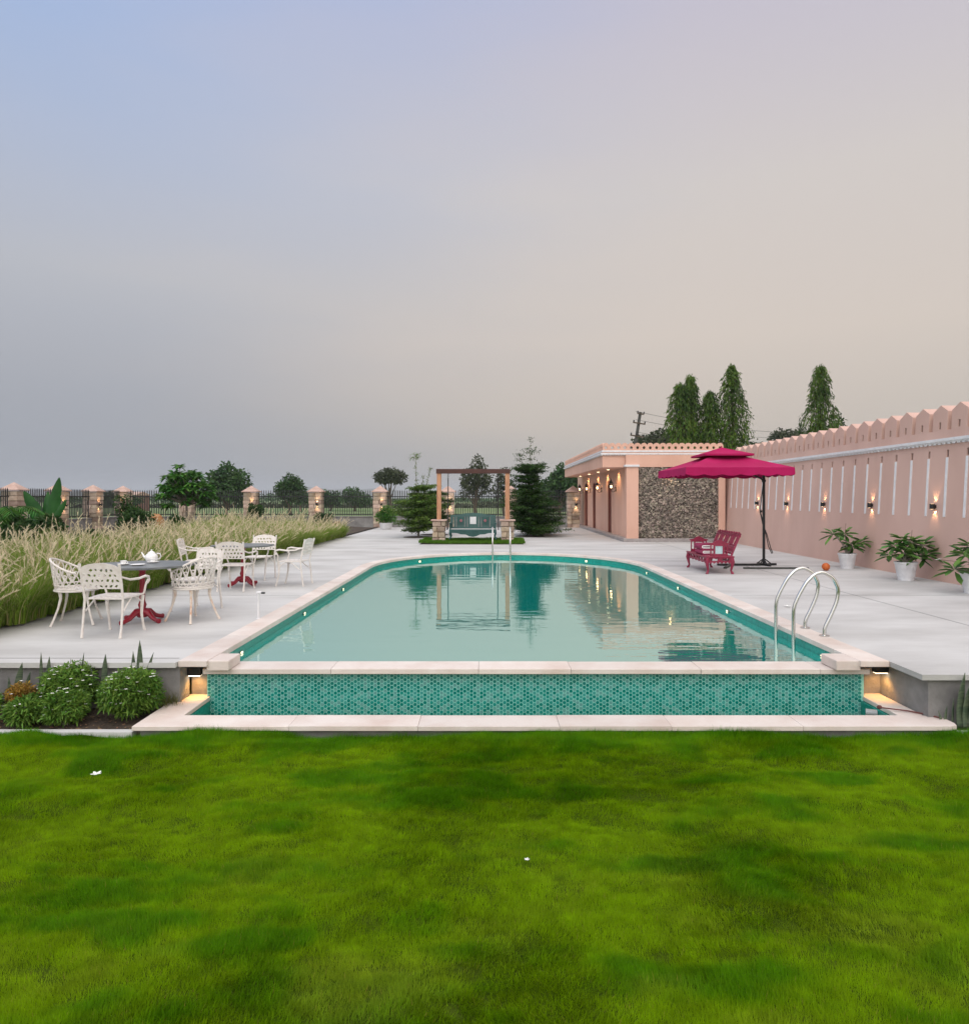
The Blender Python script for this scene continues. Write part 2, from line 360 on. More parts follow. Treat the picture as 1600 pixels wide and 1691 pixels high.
# coping slabs
b = MB()
inn, ou = outline(0, 6.66), outline(.28, 6.66)
def along(pl, s):
    return pl
segs = []
def arc(pl):
    a = [0]
    for k in range(1, len(pl)): a.append(a[-1]+math.dist(pl[k], pl[k-1]))
    return a
ai = arc(inn)
tot = ai[-1]; pos = 0; k0 = 0
def at(pl, frac):
    s = frac*ai[-1]
    for k in range(1, len(ai)):
        if s <= ai[k]+1e-9:
            t = (s-ai[k-1])/(ai[k]-ai[k-1]); return (pl[k-1][0]+(pl[k][0]-pl[k-1][0])*t, pl[k-1][1]+(pl[k][1]-pl[k-1][1])*t)
    return pl[-1]
s = 0; random.seed(3)
while s < tot-.01:
    L = min(random.uniform(.5,.8), tot-s)
    if tot-s-L < .3: L = tot-s
    g = .0025
    m = 4; q = []
    hz = random.uniform(.004,.010); wv = random.uniform(-.006,.006)
    ins = [at(inn, (s+g+(L-2*g)*j/m)/tot) for j in range(m+1)]; ous = [at(ou, (s+g+(L-2*g)*j/m)/tot) for j in range(m+1)]
    ring = ins+ous[::-1]; c = len(ring)
    tr = tessellate_polygon([[Vector((x,y,0)) for x,y in ring]])
    b.add([(x,y,hz) for x,y in ring]+[(x,y,-.052) for x,y in ring], [tuple(t) for t in tr]+[tuple(i+c for i in reversed(t)) for t in tr]+[(k,(k+1)%c,(k+1)%c+c,k+c) for k in range(c)])
    s += L
cop = b.build('coping', M['coping'], pool, bevel=.006)
# corner blocks and infinity edge slab
b = MB(); b.b2(PX0-.02,PX0+.20,6.70,7.02,-.099,.001); b.build('corner_block', M['coping'], pool, bevel=.01)
b = MB(); b.b2(PX1-.22,PX1+.02,6.70,7.02,-.099,.001); b.build('corner_block', M['coping'], pool, bevel=.01)
b = MB(); x = -2.84; random.seed(5)
while x < 3.76:
    L = random.uniform(.9,1.5); x1 = min(x+L, 3.78)
    if 3.78-x1 < .3: x1 = 3.78
    b.b2(x+.0012, x1-.0012, 6.775+random.uniform(-.004,.004), 7.10, -.152, -.1+random.uniform(-.003,.001)); x = x1
b.build('infinity_edge_slab', M['coping'], pool, bevel=.005)
# hexagonal tile face
M['hextile'] = mat('hexagonal teal tiles', (.0,.14,.12,1), .22)
t = M['hextile'].node_tree; g = t.nodes.new('ShaderNodeNewGeometry')
r_ = ramp(t, [(0, (.0,.17,.15,1)), (.3, (.01,.23,.205,1)), (.56, (.05,.29,.27,1)), (.8, (.11,.31,.30,1))], 'CONSTANT')
t.links.new(g.outputs['Random Per Island'], r_.inputs[0]); t.links.new(r_.outputs[0], t.nodes['Principled BSDF'].inputs['Base Color'])
def hexface(name, x0, x1, z0, z1, fn, parent, seed=1):
    rnd = random.Random(seed); b = MB(); p = .0385; rrad = p/math.sqrt(3); rowh = 1.5*rrad; row = 0; z = z1-p*.6
    x = x0+rrad; colm = 0
    while x < x1-rrad:
        z = z1-p*.5-(p/2 if colm % 2 else 0)
        while z > z0:
            rr2 = rrad*.80; d = .003+rnd.uniform(0,.001)
            b.add([fn(x+rr2*math.cos(math.pi*k/3), z+rr2*math.sin(math.pi*k/3), d) for k in range(6)]+[fn(x+rr2*1.04*math.cos(math.pi*k/3), z+rr2*1.04*math.sin(math.pi*k/3), 0) for k in range(6)], [tuple(range(6))]+[(k,(k+1)%6,(k+1)%6+6,k+6) for k in range(6)])
            z -= p
        x += rowh; colm += 1
    return b.build(name, M['hextile'], parent)
hexface('hexagonal_tile_face', -2.83, 3.77, -.80, -.153, lambda u, v, d: (u, 6.87-d, v), pool)
b = MB(); b.b2(-2.83,3.77,6.87,6.929,-.85,-.153); b.build('grout_backing', M['grout'], pool)
# overflow channel: sides, floor, lower ledge
b = MB(); b.b2(-2.86,-2.80,6.29,6.869,-.85,-.445); b.b2(3.74,3.80,6.33,6.869,-.85,-.445); b.b2(-2.8,3.74,6.23,6.29,-.85,-.445); b.b2(-2.86,3.8,6.2,6.93,-.9,-.851)
b.build('channel', M['pooltile'], pool)
M['ledgebase'] = M['render_grey']
b = MB(); b.b2(-3.07,4.08,6.02,6.225,-.7,-.441); b.b2(-3.07,-2.865,6.225,6.94,-.7,-.441); b.b2(3.81,3.99,6.23,6.96,-.7,-.441)
b.build('ledge_base', M['render_grey'], pool)
b = MB()
xs = [-3.12,-1.75,-.62,.62,1.6,2.75,4.13]
for k in range(6):
    z = -.4+[0,.002,-.001,.002,0,.001][k]
    if k == 0: ring = [(-3.12,5.97),(xs[1]-.001,5.97),(xs[1]-.001,6.28),(-2.80,6.28),(-3.12,6.28)]
    elif k == 5: ring = [(xs[5]+.001,5.97),(4.04,5.975),(4.11,6.0),(4.13,6.06),(4.13,6.20),(3.97,6.28),(xs[5]+.001,6.28)]
    else: ring = [(xs[k]+.001,5.97),(xs[k+1]-.001,5.97),(xs[k+1]-.001,6.28),(xs[k]+.001,6.28)]
    tr = tessellate_polygon([[Vector((x,y,0)) for x,y in ring]]); c = len(ring)
    b.add([(x,y,z) for x,y in ring]+[(x,y,-.44) for x,y in ring], [tuple(t) for t in tr]+[tuple(i+c for i in reversed(t)) for t in tr]+[(k2,(k2+1)%c,(k2+1)%c+c,k2+c) for k2 in range(c)])
b.b2(-3.12,-2.80,6.284,6.95,-.44,-.399); b.b2(3.76,3.99,6.284,6.98,-.44,-.399)
b.build('lower_ledge', M['coping'], pool, bevel=.004)
# pipe in the channel corner
b = MB(); b.tube([(3.74,6.58,-.48),(3.65,6.62,-.48)], .036, 14); b.build('drain_pipe', mat('grey plastic pipe', (.3,.32,.33,1), .4), pool, smooth=True)
b = MB(); b.tube([(3.66,6.42,-.37),(3.9,6.36,-.385),(4.0,6.30,-.392),(4.09,6.17,-.392)], .007, 6); b.tube([(3.70,6.46,-.38),(3.67,6.43,-.372)], .018, 10)
tag(b.build('cable', mat('red brown cable', (.12,.03,.025,1), .6)), 'thin brown cable lying on the right end of the lower ledge', 'cable')
# water
wm = bpy.data.materials.new('pool water'); wm.use_nodes = True; t = wm.node_tree; t.nodes.clear()
o_ = t.nodes.new('ShaderNodeOutputMaterial'); df = t.nodes.new('ShaderNodeBsdfDiffuse'); gl = t.nodes.new('ShaderNodeBsdfGlossy'); ms = t.nodes.new('ShaderNodeMixShader')
df.inputs[0].default_value = (.0,.30,.265,1); gl.inputs['Roughness'].default_value = .015; gl.inputs[0].default_value = (.90,1.0,.96,1)
lw = t.nodes.new('ShaderNodeLayerWeight'); lw.inputs[0].default_value = .5
mr_ = t.nodes.new('ShaderNodeMapRange'); mr_.inputs[1].default_value = .45; mr_.inputs[2].default_value = .98; mr_.inputs[3].default_value = .42; mr_.inputs[4].default_value = .80
t.links.new(lw.outputs['Facing'], mr_.inputs[0]); t.links.new(mr_.outputs[0], ms.inputs[0])
tcn = t.nodes.new('ShaderNodeTexCoord'); mpn = t.nodes.new('ShaderNodeMapping'); mpn.inputs['Scale'].default_value = (.5,1.7,1); t.links.new(tcn.outputs['Object'], mpn.inputs[0])
n1 = t.nodes.new('ShaderNodeTexNoise'); n1.inputs['Scale'].default_value = 1.9; n1.inputs['Detail'].default_value = 3; t.links.new(mpn.outputs[0], n1.inputs[0])
bn = t.nodes.new('ShaderNodeBump'); bn.inputs['Strength'].default_value = .20; bn.inputs['Distance'].default_value = .02
t.links.new(n1.outputs[0], bn.inputs['Height']); t.links.new(bn.outputs[0], df.inputs['Normal']); t.links.new(bn.outputs[0], gl.inputs['Normal'])
t.links.new(df.outputs[0], ms.inputs[1]); t.links.new(gl.outputs[0], ms.inputs[2]); t.links.new(ms.outputs[0], o_.inputs[0])
pw = outline(.018, 7.052); sheet('water', pw, -.135, wm)
sheet('water', [(-2.799,6.291),(3.739,6.291),(3.739,6.864),(-2.799,6.864)], -.66, wm)
# pool lamps at the waterline
first = None
spots = [(PX0+.0,7.6,0,'nearest the left corner block'),(PX0,10.2,0,'second from the near end on the left side'),(PX0,12.9,0,'third from the near end on the left side'),
 (PX1,7.43,1,'nearest the right corner block'),(PX1,10.4,1,'on the right side under the steel hoops'),(PX1,13.1,1,'midway along the right side'),(PX1,15.7,1,'on the right side before the curve')]
for x, y, sd, lb in spots+[(CX-HA*math.cos(.76)+0, PYS+HB*math.sin(.76), 2, 'in the far left curve of the pool'), (CX+HA*math.cos(.80), PYS+HB*math.sin(.80), 3, 'in the far right curve of the pool')]:
    nx, ny = (1,0) if sd == 0 else (-1,0) if sd == 1 else (.6,-.75) if sd == 2 else (-.6,-.75)
    th = thing('pool_lamp', 'small glowing pool lamp at the waterline, '+lb, 'lamp', (x, y, -.122), math.atan2(ny, nx), 'lamps round the pool at the waterline')
    th.scale = (1,1.5,.5)
    if first is None:
        b = MB(); b.tube([(-.02,0,0),(.006,0,0)], .034, 16); r1 = b.build('rim', M['steel'], th)
        b = MB(); b.lathe([(.024,.0),(.016,.006),(.001,.009)], 14); b.v = [(z+.0065, x_, y_) for x_, y_, z in b.v]; r2 = b.build('lens', M['poollamp'], th); first = (r1, r2)
    else:
        for q in first: c = q.copy(); col.objects.link(c); c.parent = th
# steel hoops
def hoops(name, label, loc, rz, pts, gap):
    th = thing(name, label, 'pool ladder', loc, rz)
    for k in (0, 1):
        b = MB(); P = [Vector((p[0], k*gap, p[1])) for p in pts]
        sm = [P[0]]
        for i in range(1, len(P)-1):
            a, c, d = P[i-1], P[i], P[i+1]
            for q in (.25,.5,.75): sm.append((a.lerp(c, .5+q*.5)*(1-q))+(c.lerp(d, q*.5)*q))
        sm.append(P[-1]); b.tube(sm, .021, 12); h = b.build('handrail', M['steel'], th, smooth=True)
        b = MB(); b.lathe([(.055,0),(.055,.008),(.03,.014)], 18, (pts[-1][0], k*gap, .008)); b.build('base_plate', M['steel'], h, smooth=True)
    for z in (-.3,-.55,-.8):
        b = MB(); b.box((pts[0][0], gap/2, z), (.08, gap, .025)); b.build('rung', M['steel'], th)
hp = [(0,-.95),(0,.1),(0,.343),(.06,.47),(.14,.62),(.24,.72),(.34,.75),(.46,.68),(.525,.54),(.50,.40),(.42,.22),(.355,.10),(.355,0)]
hoops('pool_ladder', 'two curved steel grab rails at the near right side of the pool', (3.51,7.87,0), 0, hp, .48)
hoops('pool_ladder', 'pair of steel grab rails at the far end of the pool before the swing', (.62,19.5,0), R(90), hp, .51)

# ---------------------------------------------------------------- right perimeter wall (leans back a little)
BAT = .055; WX = 8.63; P0, PIT = 12.50, .548; SW = .03
wall = thing('perimeter_wall', 'long pink boundary wall with pointed battlements and white strips', 'wall', (0,0,0))
fx = lambda z: WX+BAT*z
k0, k1 = -9, 23                                                   # strips
ys = [P0+PIT*k for k in range(k0, k1)]
Y0, Y1 = 7.0, 25.35
def wf(d0): return lambda u, v, w_: (fx(v)+d0+w_, u, v)
holes = [[(y-.03,2.385),(y+.03,2.385),(y+.03,2.52),(y-.03,2.52)] for y in ys if Y0+.1 < y < Y1-.1]
b = MB(); b.plate([(Y0,-.7),(Y1,-.7),(Y1,2.905),(Y0,2.905)], holes, .03, wf(0))
b.add([(fx(v)+d, u, v) for u in (Y0,Y1) for v in (-.7,2.904) for d in (.031,.36)], [(0,1,3,2),(4,6,7,5),(0,4,5,1),(2,3,7,6),(0,2,6,4),(1,5,7,3)])
b.build('wall_body', M['pink'], wall)
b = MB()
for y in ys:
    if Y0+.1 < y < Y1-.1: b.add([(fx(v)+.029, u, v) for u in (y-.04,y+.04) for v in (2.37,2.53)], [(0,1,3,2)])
b.build('slot_shadow_board', M['dark'], wall)  # dark sheet behind the shallow wall slots, painting in their shade
mer0 = None
for k in range(k0, k1-1):
    yc = P0+PIT*(k+.5)
    if yc+.23 > Y1 or yc-.23 < Y0: continue
    if mer0 is None:
        b = MB(); h = .217
        o_l = [(-h,2.906),(h,2.906),(h,3.27),(0,3.40),(-h,3.27)]
        b.plate(o_l, [[(-.028,2.935),(.028,2.935),(.028,3.07),(-.028,3.07)]], .03, lambda u,v,w_: (fx(v)+w_, u, v))
        b.plate(o_l, [], .32, lambda u,v,w_: (fx(v)+.031+w_, u, v))
        mer0 = b.build('merlon', M['pink'], wall); mer0.location = (0, yc, 0)
        b = MB(); b.add([(fx(v)+.029, u, v) for u in (-.035,.035) for v in (2.92,3.08)], [(0,1,3,2)]); sl0 = b.build('slot_shade', M['dark'], mer0)  # near black sheet at the back of the opening, shade put in as colour
    else:
        c = mer0.copy(); col.objects.link(c); c.parent = wall; c.location = (0, yc, 0); c2 = sl0.copy(); col.objects.link(c2); c2.parent = c
st0 = None
for y in ys:
    if not (Y0+.1 < y < Y1-.1): continue
    if st0 is None:
        b = MB(); b.add([(fx(v)+d, u, v) for u in (-.030,.030) for v in (1.235,2.372) for d in (-.012,.002)], [(0,1,3,2),(4,6,7,5),(0,4,5,1),(2,3,7,6),(0,2,6,4)])
        st0 = b.build('white_strip', M['white'], wall); st0.location = (0, y, 0)
    else: c = st0.copy(); col.objects.link(c); c.parent = wall; c.location = (0, y, 0)
b = MB(); xb = fx(2.7)
b.b2(xb-.075, xb+.02, Y0, Y1-.15, 2.685, 2.74); b.b2(xb-.05, xb+.02, Y0, Y1-.15, 2.655, 2.685)
y = Y0+.05
while y < Y1-.3: b.b2(xb-.045, xb+.02, y, y+.075, 2.628, 2.655); y += .137
b.build('cornice', M['white'], wall)
# ---------------------------------------------------------------- lamps on walls
def spot(parent, loc, rot, energy, size, blend=.6, color=(1,.60,.30), rad=.01):
    l = bpy.data.lights.new('lamp_light', 'SPOT'); l.energy = energy; l.spot_size = R(size); l.spot_blend = blend; l.color = color; l.shadow_soft_size = rad
    o = bpy.data.objects.new('lamp_light', l); col.objects.link(o); o.parent = parent; o.location = loc; o.rotation_euler = rot
    return o
def point(parent, loc, energy, color=(1,.6,.3), rad=.03):
    l = bpy.data.lights.new('lamp_light', 'POINT'); l.energy = energy; l.color = color; l.shadow_soft_size = rad
    o = bpy.data.objects.new('lamp_light', l); col.objects.link(o); o.parent = parent; o.location = loc
def sconce(loc, rz, label, group, e=3.0, s=1.0):
    """cylinder lamp shining up and down; its back is at x = 0, body towards -x"""
    th = thing('wall_sconce', label, 'wall lamp', loc, rz, group)
    b = MB(); b.box((-.01*s,0,0), (.02*s,.06*s,.06*s)); b.build('bracket', M['black'], th)
    b = MB(); b.lathe([(.030*s,-.05*s),(.045*s,-.052*s),(.045*s,.052*s),(.030*s,.05*s)], 16, (-.065*s,0,0)); bd = b.build('lamp_body', M['black'], th, smooth=True)
    for q in (-1,1):
        b = MB(); b.lathe([(.001,q*.053*s),(.026*s,q*.0535*s),(.026*s,q*.0536*s)], 12, (-.065*s,0,0)); b.build('lens', M['bulb'], bd)
        spot(th, (-.035*s,0,q*.062*s), (0 if q < 0 else math.pi, R(10)*q, 0), e, 74, .7)
    return th
for k, y in enumerate([13.322, 15.514, 17.706, 19.898, 22.09]):
    z = 1.43; sconce((fx(z)-.001, y, z), 0, ['nearest black up and down lamp on the pink wall, above the potted plants','black up and down lamp on the pink wall, second from the right edge','black up and down lamp on the pink wall, third from the right edge','black up and down lamp on the pink wall just right of the umbrella pole','black up and down lamp on the pink wall just left of the umbrella pole'][k], 'up and down lamps on the pink wall', 5.5)
# ---------------------------------------------------------------- cabana
cab = thing('pool_cabana', 'low pink pool house with scalloped parapet, rubble panel and overhanging eave', 'building', (0,0,0))
def slab(b, x0, x1, y0, y1, z0, z1): return b.b2(x0,x1,y0,y1,z0,z1)
b = MB(); b.b2(4.87,8.62,24.72,24.98,0,.12); b.b2(4.87,5.16,24.98,39.6,0,.12); b.build('plinth', M['plinth'], cab, bevel=.01)
# side wall facing the pool, with door openings
doors = [(28.65,29.5),(32.85,33.75),(35.5,36.6)]
holes = [[(a,.12),(c,.12),(c,2.33),(a,2.33)] for a, c in doors]+[[(38.1,.9),(38.7,.9),(38.7,2.2),(38.1,2.2)]]
b = MB(); 
ol = [(24.99,.1205)]
for a, c in doors: ol += [(a,.1205),(a,2.33),(c,2.33),(c,.1205)]
ol += [(39.5,.1205),(39.5,3.0),(24.99,3.0)]
b.plate(ol, [holes[-1]], .18, lambda u,v,w_: (5.14+w_, u, v)); b.build('side_wall', M['pink2'], cab)
b = MB(); b.b2(5.321,8.62,25.05,39.5,-.1,3.0); b.build('wall_body', M['pink2'], cab)
for a, c in doors:
    b = MB(); b.b2(5.235,5.29,a+.02,c-.02,.125,2.32); d = b.build('door', M['door'], cab)
    b = MB(); b.b2(5.15,5.235,a+.001,a+.05,.122,2.328); b.b2(5.15,5.235,c-.05,c-.001,.122,2.328); b.b2(5.15,5.235,a+.05,c-.05,2.27,2.328); b.build('door_frame', M['door'], d)
    b = MB(); b.sphere((5.22,a+.12,1.1),.025); b.build('handle', M['steel'], d)
b = MB(); b.b2(5.235,5.29,38.1,38.7,.9,2.2); b.build('window', M['door'], cab)
# front pier and front wall band
b = MB(); b.b2(5.0,5.43,24.78,25.049,.121,2.72); b.build('pier', M['pink2'], cab)
b = MB(); b.b2(4.93,5.46,24.72,25.04,2.721,2.80); b.build('pier_cornice', M['white'], cab, bevel=.01)
b = MB(); b.b2(8.36,8.60,24.85,25.049,.121,2.72); b.build('front_wall', M['pink2'], cab)
b = MB(); b.b2(5.0,8.62,24.90,25.049,2.723,3.16); b.build('front_band', M['pink2'], cab)
# rubble panel: real stones
random.seed(11); b = MB()
b.b2(5.431,8.359,24.97,25.049,.121,2.722)
for i in range(3800):
    x = random.uniform(5.42,8.37); z = random.uniform(.14,2.70); sx = random.uniform(.04,.105); sz = random.uniform(.025,.065)
    Mx = Matrix.Rotation(random.gauss(-.5,.6),4,'Y') @ Matrix.Rotation(random.gauss(0,.25),4,'X') @ Matrix.Rotation(random.gauss(0,.3),4,'Z')
    b.box((x, 24.955+random.uniform(-.03,.01), z), (sx, random.uniform(.06,.10), sz), M=Mx, taper=random.uniform(.6,1))
b.build('rubble_stone_panel', M['rubble'], cab)
# overhang
b = MB(); b.b2(4.17,5.13,25.06,37.5,2.72,2.999); b.b2(4.17,4.999,25.06,25.2,2.999,3.16); b.build('eave', M['pink2'], cab)
b = MB(); b.b2(4.171,8.62,25.045,25.2,3.161,3.28); b.b2(4.171,4.36,25.2,37.49,3.0015,3.28); b.build('parapet_base', M['pink2'], cab)
def scallop(u0, u1, fn, name):
    p = .229; n = max(1, round((u1-u0)/p)); p = (u1-u0)/n; ol = [(u0,0)]; ol += [(u1,0)]; topp = []; hs = []
    for k in range(n-1, -1, -1):
        c = u0+p*(k+.5)
        topp += [(c+p*.5*math.cos(a)*.999, .16+.115*math.sin(a)) for a in [math.pi*j/10 for j in range(0 if k == n-1 else 1, 11)]]
    for k in range(n):
        c = u0+p*(k+.5); hs.append([(c+.055*math.cos(2*math.pi*j/12), .10+.055*math.sin(2*math.pi*j/12)) for j in range(12)])
    b = MB(); b.plate(ol+topp, hs, .09, fn); return b.build(name, M['pink2'], cab)
scallop(4.18, 8.60, lambda u,v,w_: (u, 25.05+w_, 3.34+v), 'scalloped_parapet')
scallop(25.16, 37.48, lambda u,v,w_: (4.18+w_, u, 3.34+v), 'scalloped_parapet')
b = MB(); b.b2(4.15,8.60,25.02,25.16,3.281,3.339); b.b2(4.15,4.29,25.16,37.5,3.281,3.339)
b.b2(4.10,8.58,24.97,25.044,3.18,3.24); b.b2(4.10,4.169,25.044,37.52,3.18,3.24)
x = 4.13
while x < 8.5: b.b2(x,x+.05,24.99,25.043,3.15,3.18); x += .1
y = 25.1
while y < 37.4: b.b2(4.12,4.168,y,y+.05,3.15,3.18); y += .1
for bb in (b,): bb.build('parapet_cornice', M['white'], cab)
for k, y in enumerate((27.0,29.5,32.1,35.2)):
    th = thing('eave_downlight', ['nearest round downlight','second nearest round downlight','second farthest round downlight','farthest round downlight'][k]+' glowing under the pool house eave', 'ceiling light', (4.72,y,2.72), 0, 'downlights under the pool house eave')
    b = MB(); b.lathe([(.09,-.012),(.09,0),(.06,0),(.06,-.012)], 18); b.build('trim_ring', M['white'], th)
    b = MB(); b.lathe([(.001,-.02),(.06,-.014),(.06,-.004)], 18); b.build('lens', M['bulb2'], th)
    spot(th, (0.2,0,-.03), (0,R(-14),0), 34, 110, .7, (1,.60,.26), .05)
th = thing('wall_downlight', 'bright lamp above the rubble panel, almost hidden by the umbrella', 'wall lamp', (6.6,24.90,2.66), 0)
b = MB(); b.box((0,-.03,.02),(.12,.07,.05)); b.build('lamp_body', M['black'], th)
b = MB(); b.sphere((0,-.04,-.02),.035); b.build('bulb', M['bulb'], th); spot(th, (0,-.12,-.02), (R(8),0,0), 14, 110, .7)
def lantern(y, label):
    th = thing('wall_lantern', label, 'wall lantern', (5.139,y,2.0), 0, 'lanterns on the side wall of the pool house')
    b = MB(); b.box((-.012,0,-.03),(.024,.09,.22)); b.tube([(-.02,0,-.10),(-.10,0,-.17),(-.17,0,-.14),(-.20,0,-.05)], .012, 6); b.tube([(-.02,0,.03),(-.1,0,-.03),(-.16,0,-.09)], .009, 6); b.build('bracket', M['black'], th)
    b = MB(); b.lathe([(.045,-.05),(.05,-.03),(.05,-.025)], 6, (-.2,0,0)); b.lathe([(.105,.17),(.10,.18),(.05,.26),(.035,.27),(.03,.31),(.012,.33),(.008,.37)], 6, (-.2,0,0))
    for k in range(6):
        a = math.pi*k/3; b.tube([(-.2+.05*math.cos(a), .05*math.sin(a), -.03),(-.2+.092*math.cos(a), .092*math.sin(a), .17)], .006, 4)
    b.build('lantern_frame', M['black'], th)
    b = MB(); b.sphere((-.2,0,.05),(.035,.035,.055),10,6); b.build('bulb', M['bulb'], th)
    point(th, (-.2,0,.05), 2.5, rad=.04)
for y, lb in ((27.6,'black wall lantern nearest the camera, glowing on the pool house'),(31.1,'second nearest black glowing lantern on the pool house wall'),(34.5,'third black glowing lantern along the pool house wall'),(37.2,'farthest black glowing lantern on the pool house wall')): lantern(y, lb)

# ---------------------------------------------------------------- fence
def stone_stack(w, d, h, rows, seed, z0=0):
    rnd = random.Random(seed); b = MB(); rh = h/rows
    for r in range(rows):
        f = rnd.uniform(.3,.7); x0 = -w/2+rnd.uniform(-.012,.012); x1 = w/2+rnd.uniform(-.012,.012); xm = -w/2+w*f
        for a, c in ((x0,xm),(xm,x1)):
            b.b2(a+.012, c-.012, -d/2+rnd.uniform(-.02,.015), d/2+rnd.uniform(-.015,.02), z0+r*rh+.012, z0+(r+1)*rh-.010)
    b.b2(-w/2+.06,w/2-.06,-d/2+.06,d/2-.06,z0,z0+h-.01)
    return b
def pillar(x, y, label, seed, lamp=None):
    th = thing('fence_pillar', label, 'pillar', (x,y,0), 0, 'stone pillars along the fence')
    stone_stack(.70,.62,1.91,9,seed,-.02).build('shaft', M['stone'], th, bevel=.012)
    b = MB(); b.box((0,0,1.925),(.84,.76,.05)); h = .40
    b.add([(-.40,-.36,1.951),(.40,-.36,1.951),(.40,.36,1.951),(-.40,.36,1.951),(0,0,2.26)], [(0,1,4),(1,2,4),(2,3,4),(3,0,4)]); b.build('cap', M['cap'], th, bevel=.01)
FY = 37.0
pl = [(-16.3,'behind the round leafy tree'),(-12.85,'with the small ficus in front, third from the left corner'),(-9.33,'midway along the back fence'),(-5.87,'behind the white bowl planter'),(-2.2,'just left of the swing, half hidden by the layered tree'),(1.2,'hidden behind the dark layered tree'),(4.56,'against the pool house')]
pillar(-19.8, FY, 'stone pillar with pointed cap at the back left corner of the fence', 1)
for i, (x, lb) in enumerate(pl): pillar(x, FY, 'stone pillar with pointed cap '+lb, 2+i)
for i, y in enumerate((34.2,31.4,28.5,25.5)): pillar(-19.8, y, ['stone pillar on the left fence, next to the corner one','stone pillar on the left fence behind the banana plant','stone pillar at the far left edge, left of the banana plant','stone pillar nearest the camera on the left fence'][i], 20+i)
M['lowwall'] = M['render_grey']
b = MB(); b.b2(-20.1,4.8,FY-.12,FY+.12,-.62,.55); b.b2(-20.1,4.8,FY-.15,FY+.15,.551,.60); o = b.build('low_wall', M['render_grey']); tag(o, 'low grey cement wall under the back fence', 'wall')
b = MB(); b.b2(-19.92,-19.68,22,FY-.35,-.62,.55); b.b2(-19.95,-19.65,22,FY-.35,.551,.60); o = b.build('low_wall', M['render_grey']); tag(o, 'low grey cement wall under the left side fence', 'wall')
def picket_panel(x0, x1, y, label, along='x', z0=.601, z1=1.95):
    L = x1-x0; ct = ((x0+x1)/2, y, 0) if along == 'x' else (y, (x0+x1)/2, 0)
    th = thing('iron_fence_panel', label, 'fence panel', ct, 0 if along == 'x' else R(90), 'iron fence panels between the stone pillars')
    n = int(L/.123); b = MB()
    for k in range(n):
        u = -L/2+L*(k+.5)/n; b.box((u,0,(z0+.03+z1)/2),(.034,.034,z1-z0-.03)); b.box((u,0,z1+.04),(.034,.034,.08),taper=.05)
    b.build('picket_row', M['iron'], th)
    for z in (.70, 1.66): b = MB(); b.box((0,0.0,z),(L,.05,.05)); b.build('rail', M['iron'], th)
xs = [-19.8]+[p[0] for p in pl]
lbs = ['between the corner pillar and the leafy tree','right of the round leafy tree','with the far feathery tree behind it','left of the white bowl planter','behind the left layered tree','behind the hanging swing','behind the right layered tree']
for k in range(7): picket_panel(xs[k]+.36, xs[k+1]-.36, FY, 'black iron picket panel '+lbs[k])
yl = [FY,34.2,31.4,28.5,25.5]
for k in range(4): picket_panel(yl[k+1]+.33, yl[k]-.33, -19.8, 'black picket panel on the left fence, '+['nearest the corner','left of the corner one','directly behind the banana plant','nearest the camera'][k], 'y')
# pillar lamps
for x, lb in ((-12.85,'over the small ficus'),(-9.33,'midway along the back fence'),(-5.87,'above the white bowl planter'),(-2.2,'left of the swing'),(4.56,'beside the pool house'),(-19.8,'at the back left corner')):
    sconce((x+.12, FY-.33, 1.25), R(90), 'lit up and down lamp on the fence pillar '+lb, 'lamps on the fence pillars', 9, 1.25)
sconce((-19.44, 34.1, 1.25), R(180), 'lit lamp on the left fence pillar next to the corner', 'lamps on the fence pillars', 9, 1.25)
sconce((-19.44, 31.3, 1.25), R(180), 'lit lamp on the left fence pillar behind the banana plant', 'lamps on the fence pillars', 9, 1.25)
# garden bed on the left (raised soil)
b = MB(); gx = np.linspace(-19.6,-5.92,40); gy = np.linspace(7.2,36.7,60)
G = [(x, y, .02+.05*math.sin(x*1.3)*math.sin(y*.9)*(0 if i in (0,39) else 1)+.03) for i, x in enumerate(gx) for y in gy]
b.add(G, [(i*60+j,i*60+j+1,(i+1)*60+j+1,(i+1)*60+j) for i in range(39) for j in range(59)]); o = b.build('garden_soil', M['soil'], smooth=True); o['kind'] = 'structure'
# beds in front of the deck
for nm, x0, x1 in (('flower_bed', -12, -3.08), ('flower_bed', 4.10, 12)):
    b = MB(); nx, ny = 60, 8; yb = 6.06; ye = 6.70 if x0 < 0 else 6.23
    for i in range(nx+1):
        for j in range(ny+1):
            x = x0+(x1-x0)*i/nx; y = yb+(ye-yb)*j/ny; b.v.append((x, y, -.50+random.uniform(-.015,.02)+.04*j/ny))
    b.f = [(i*(ny+1)+j,i*(ny+1)+j+1,(i+1)*(ny+1)+j+1,(i+1)*(ny+1)+j) for i in range(nx) for j in range(ny)]; b.mi = [0]*len(b.f)
    o = b.build(nm, M['soil'], smooth=True); o['kind'] = 'structure'
b = MB(); b.b2(-12,-3.125,5.98,6.06,-.62,-.455); o = b.build('kerb', M['lip']); o['kind'] = 'structure'
b = MB(); b.b2(4.14,12,5.98,6.06,-.62,-.465); o = b.build('kerb', M['lip']); o['kind'] = 'structure'
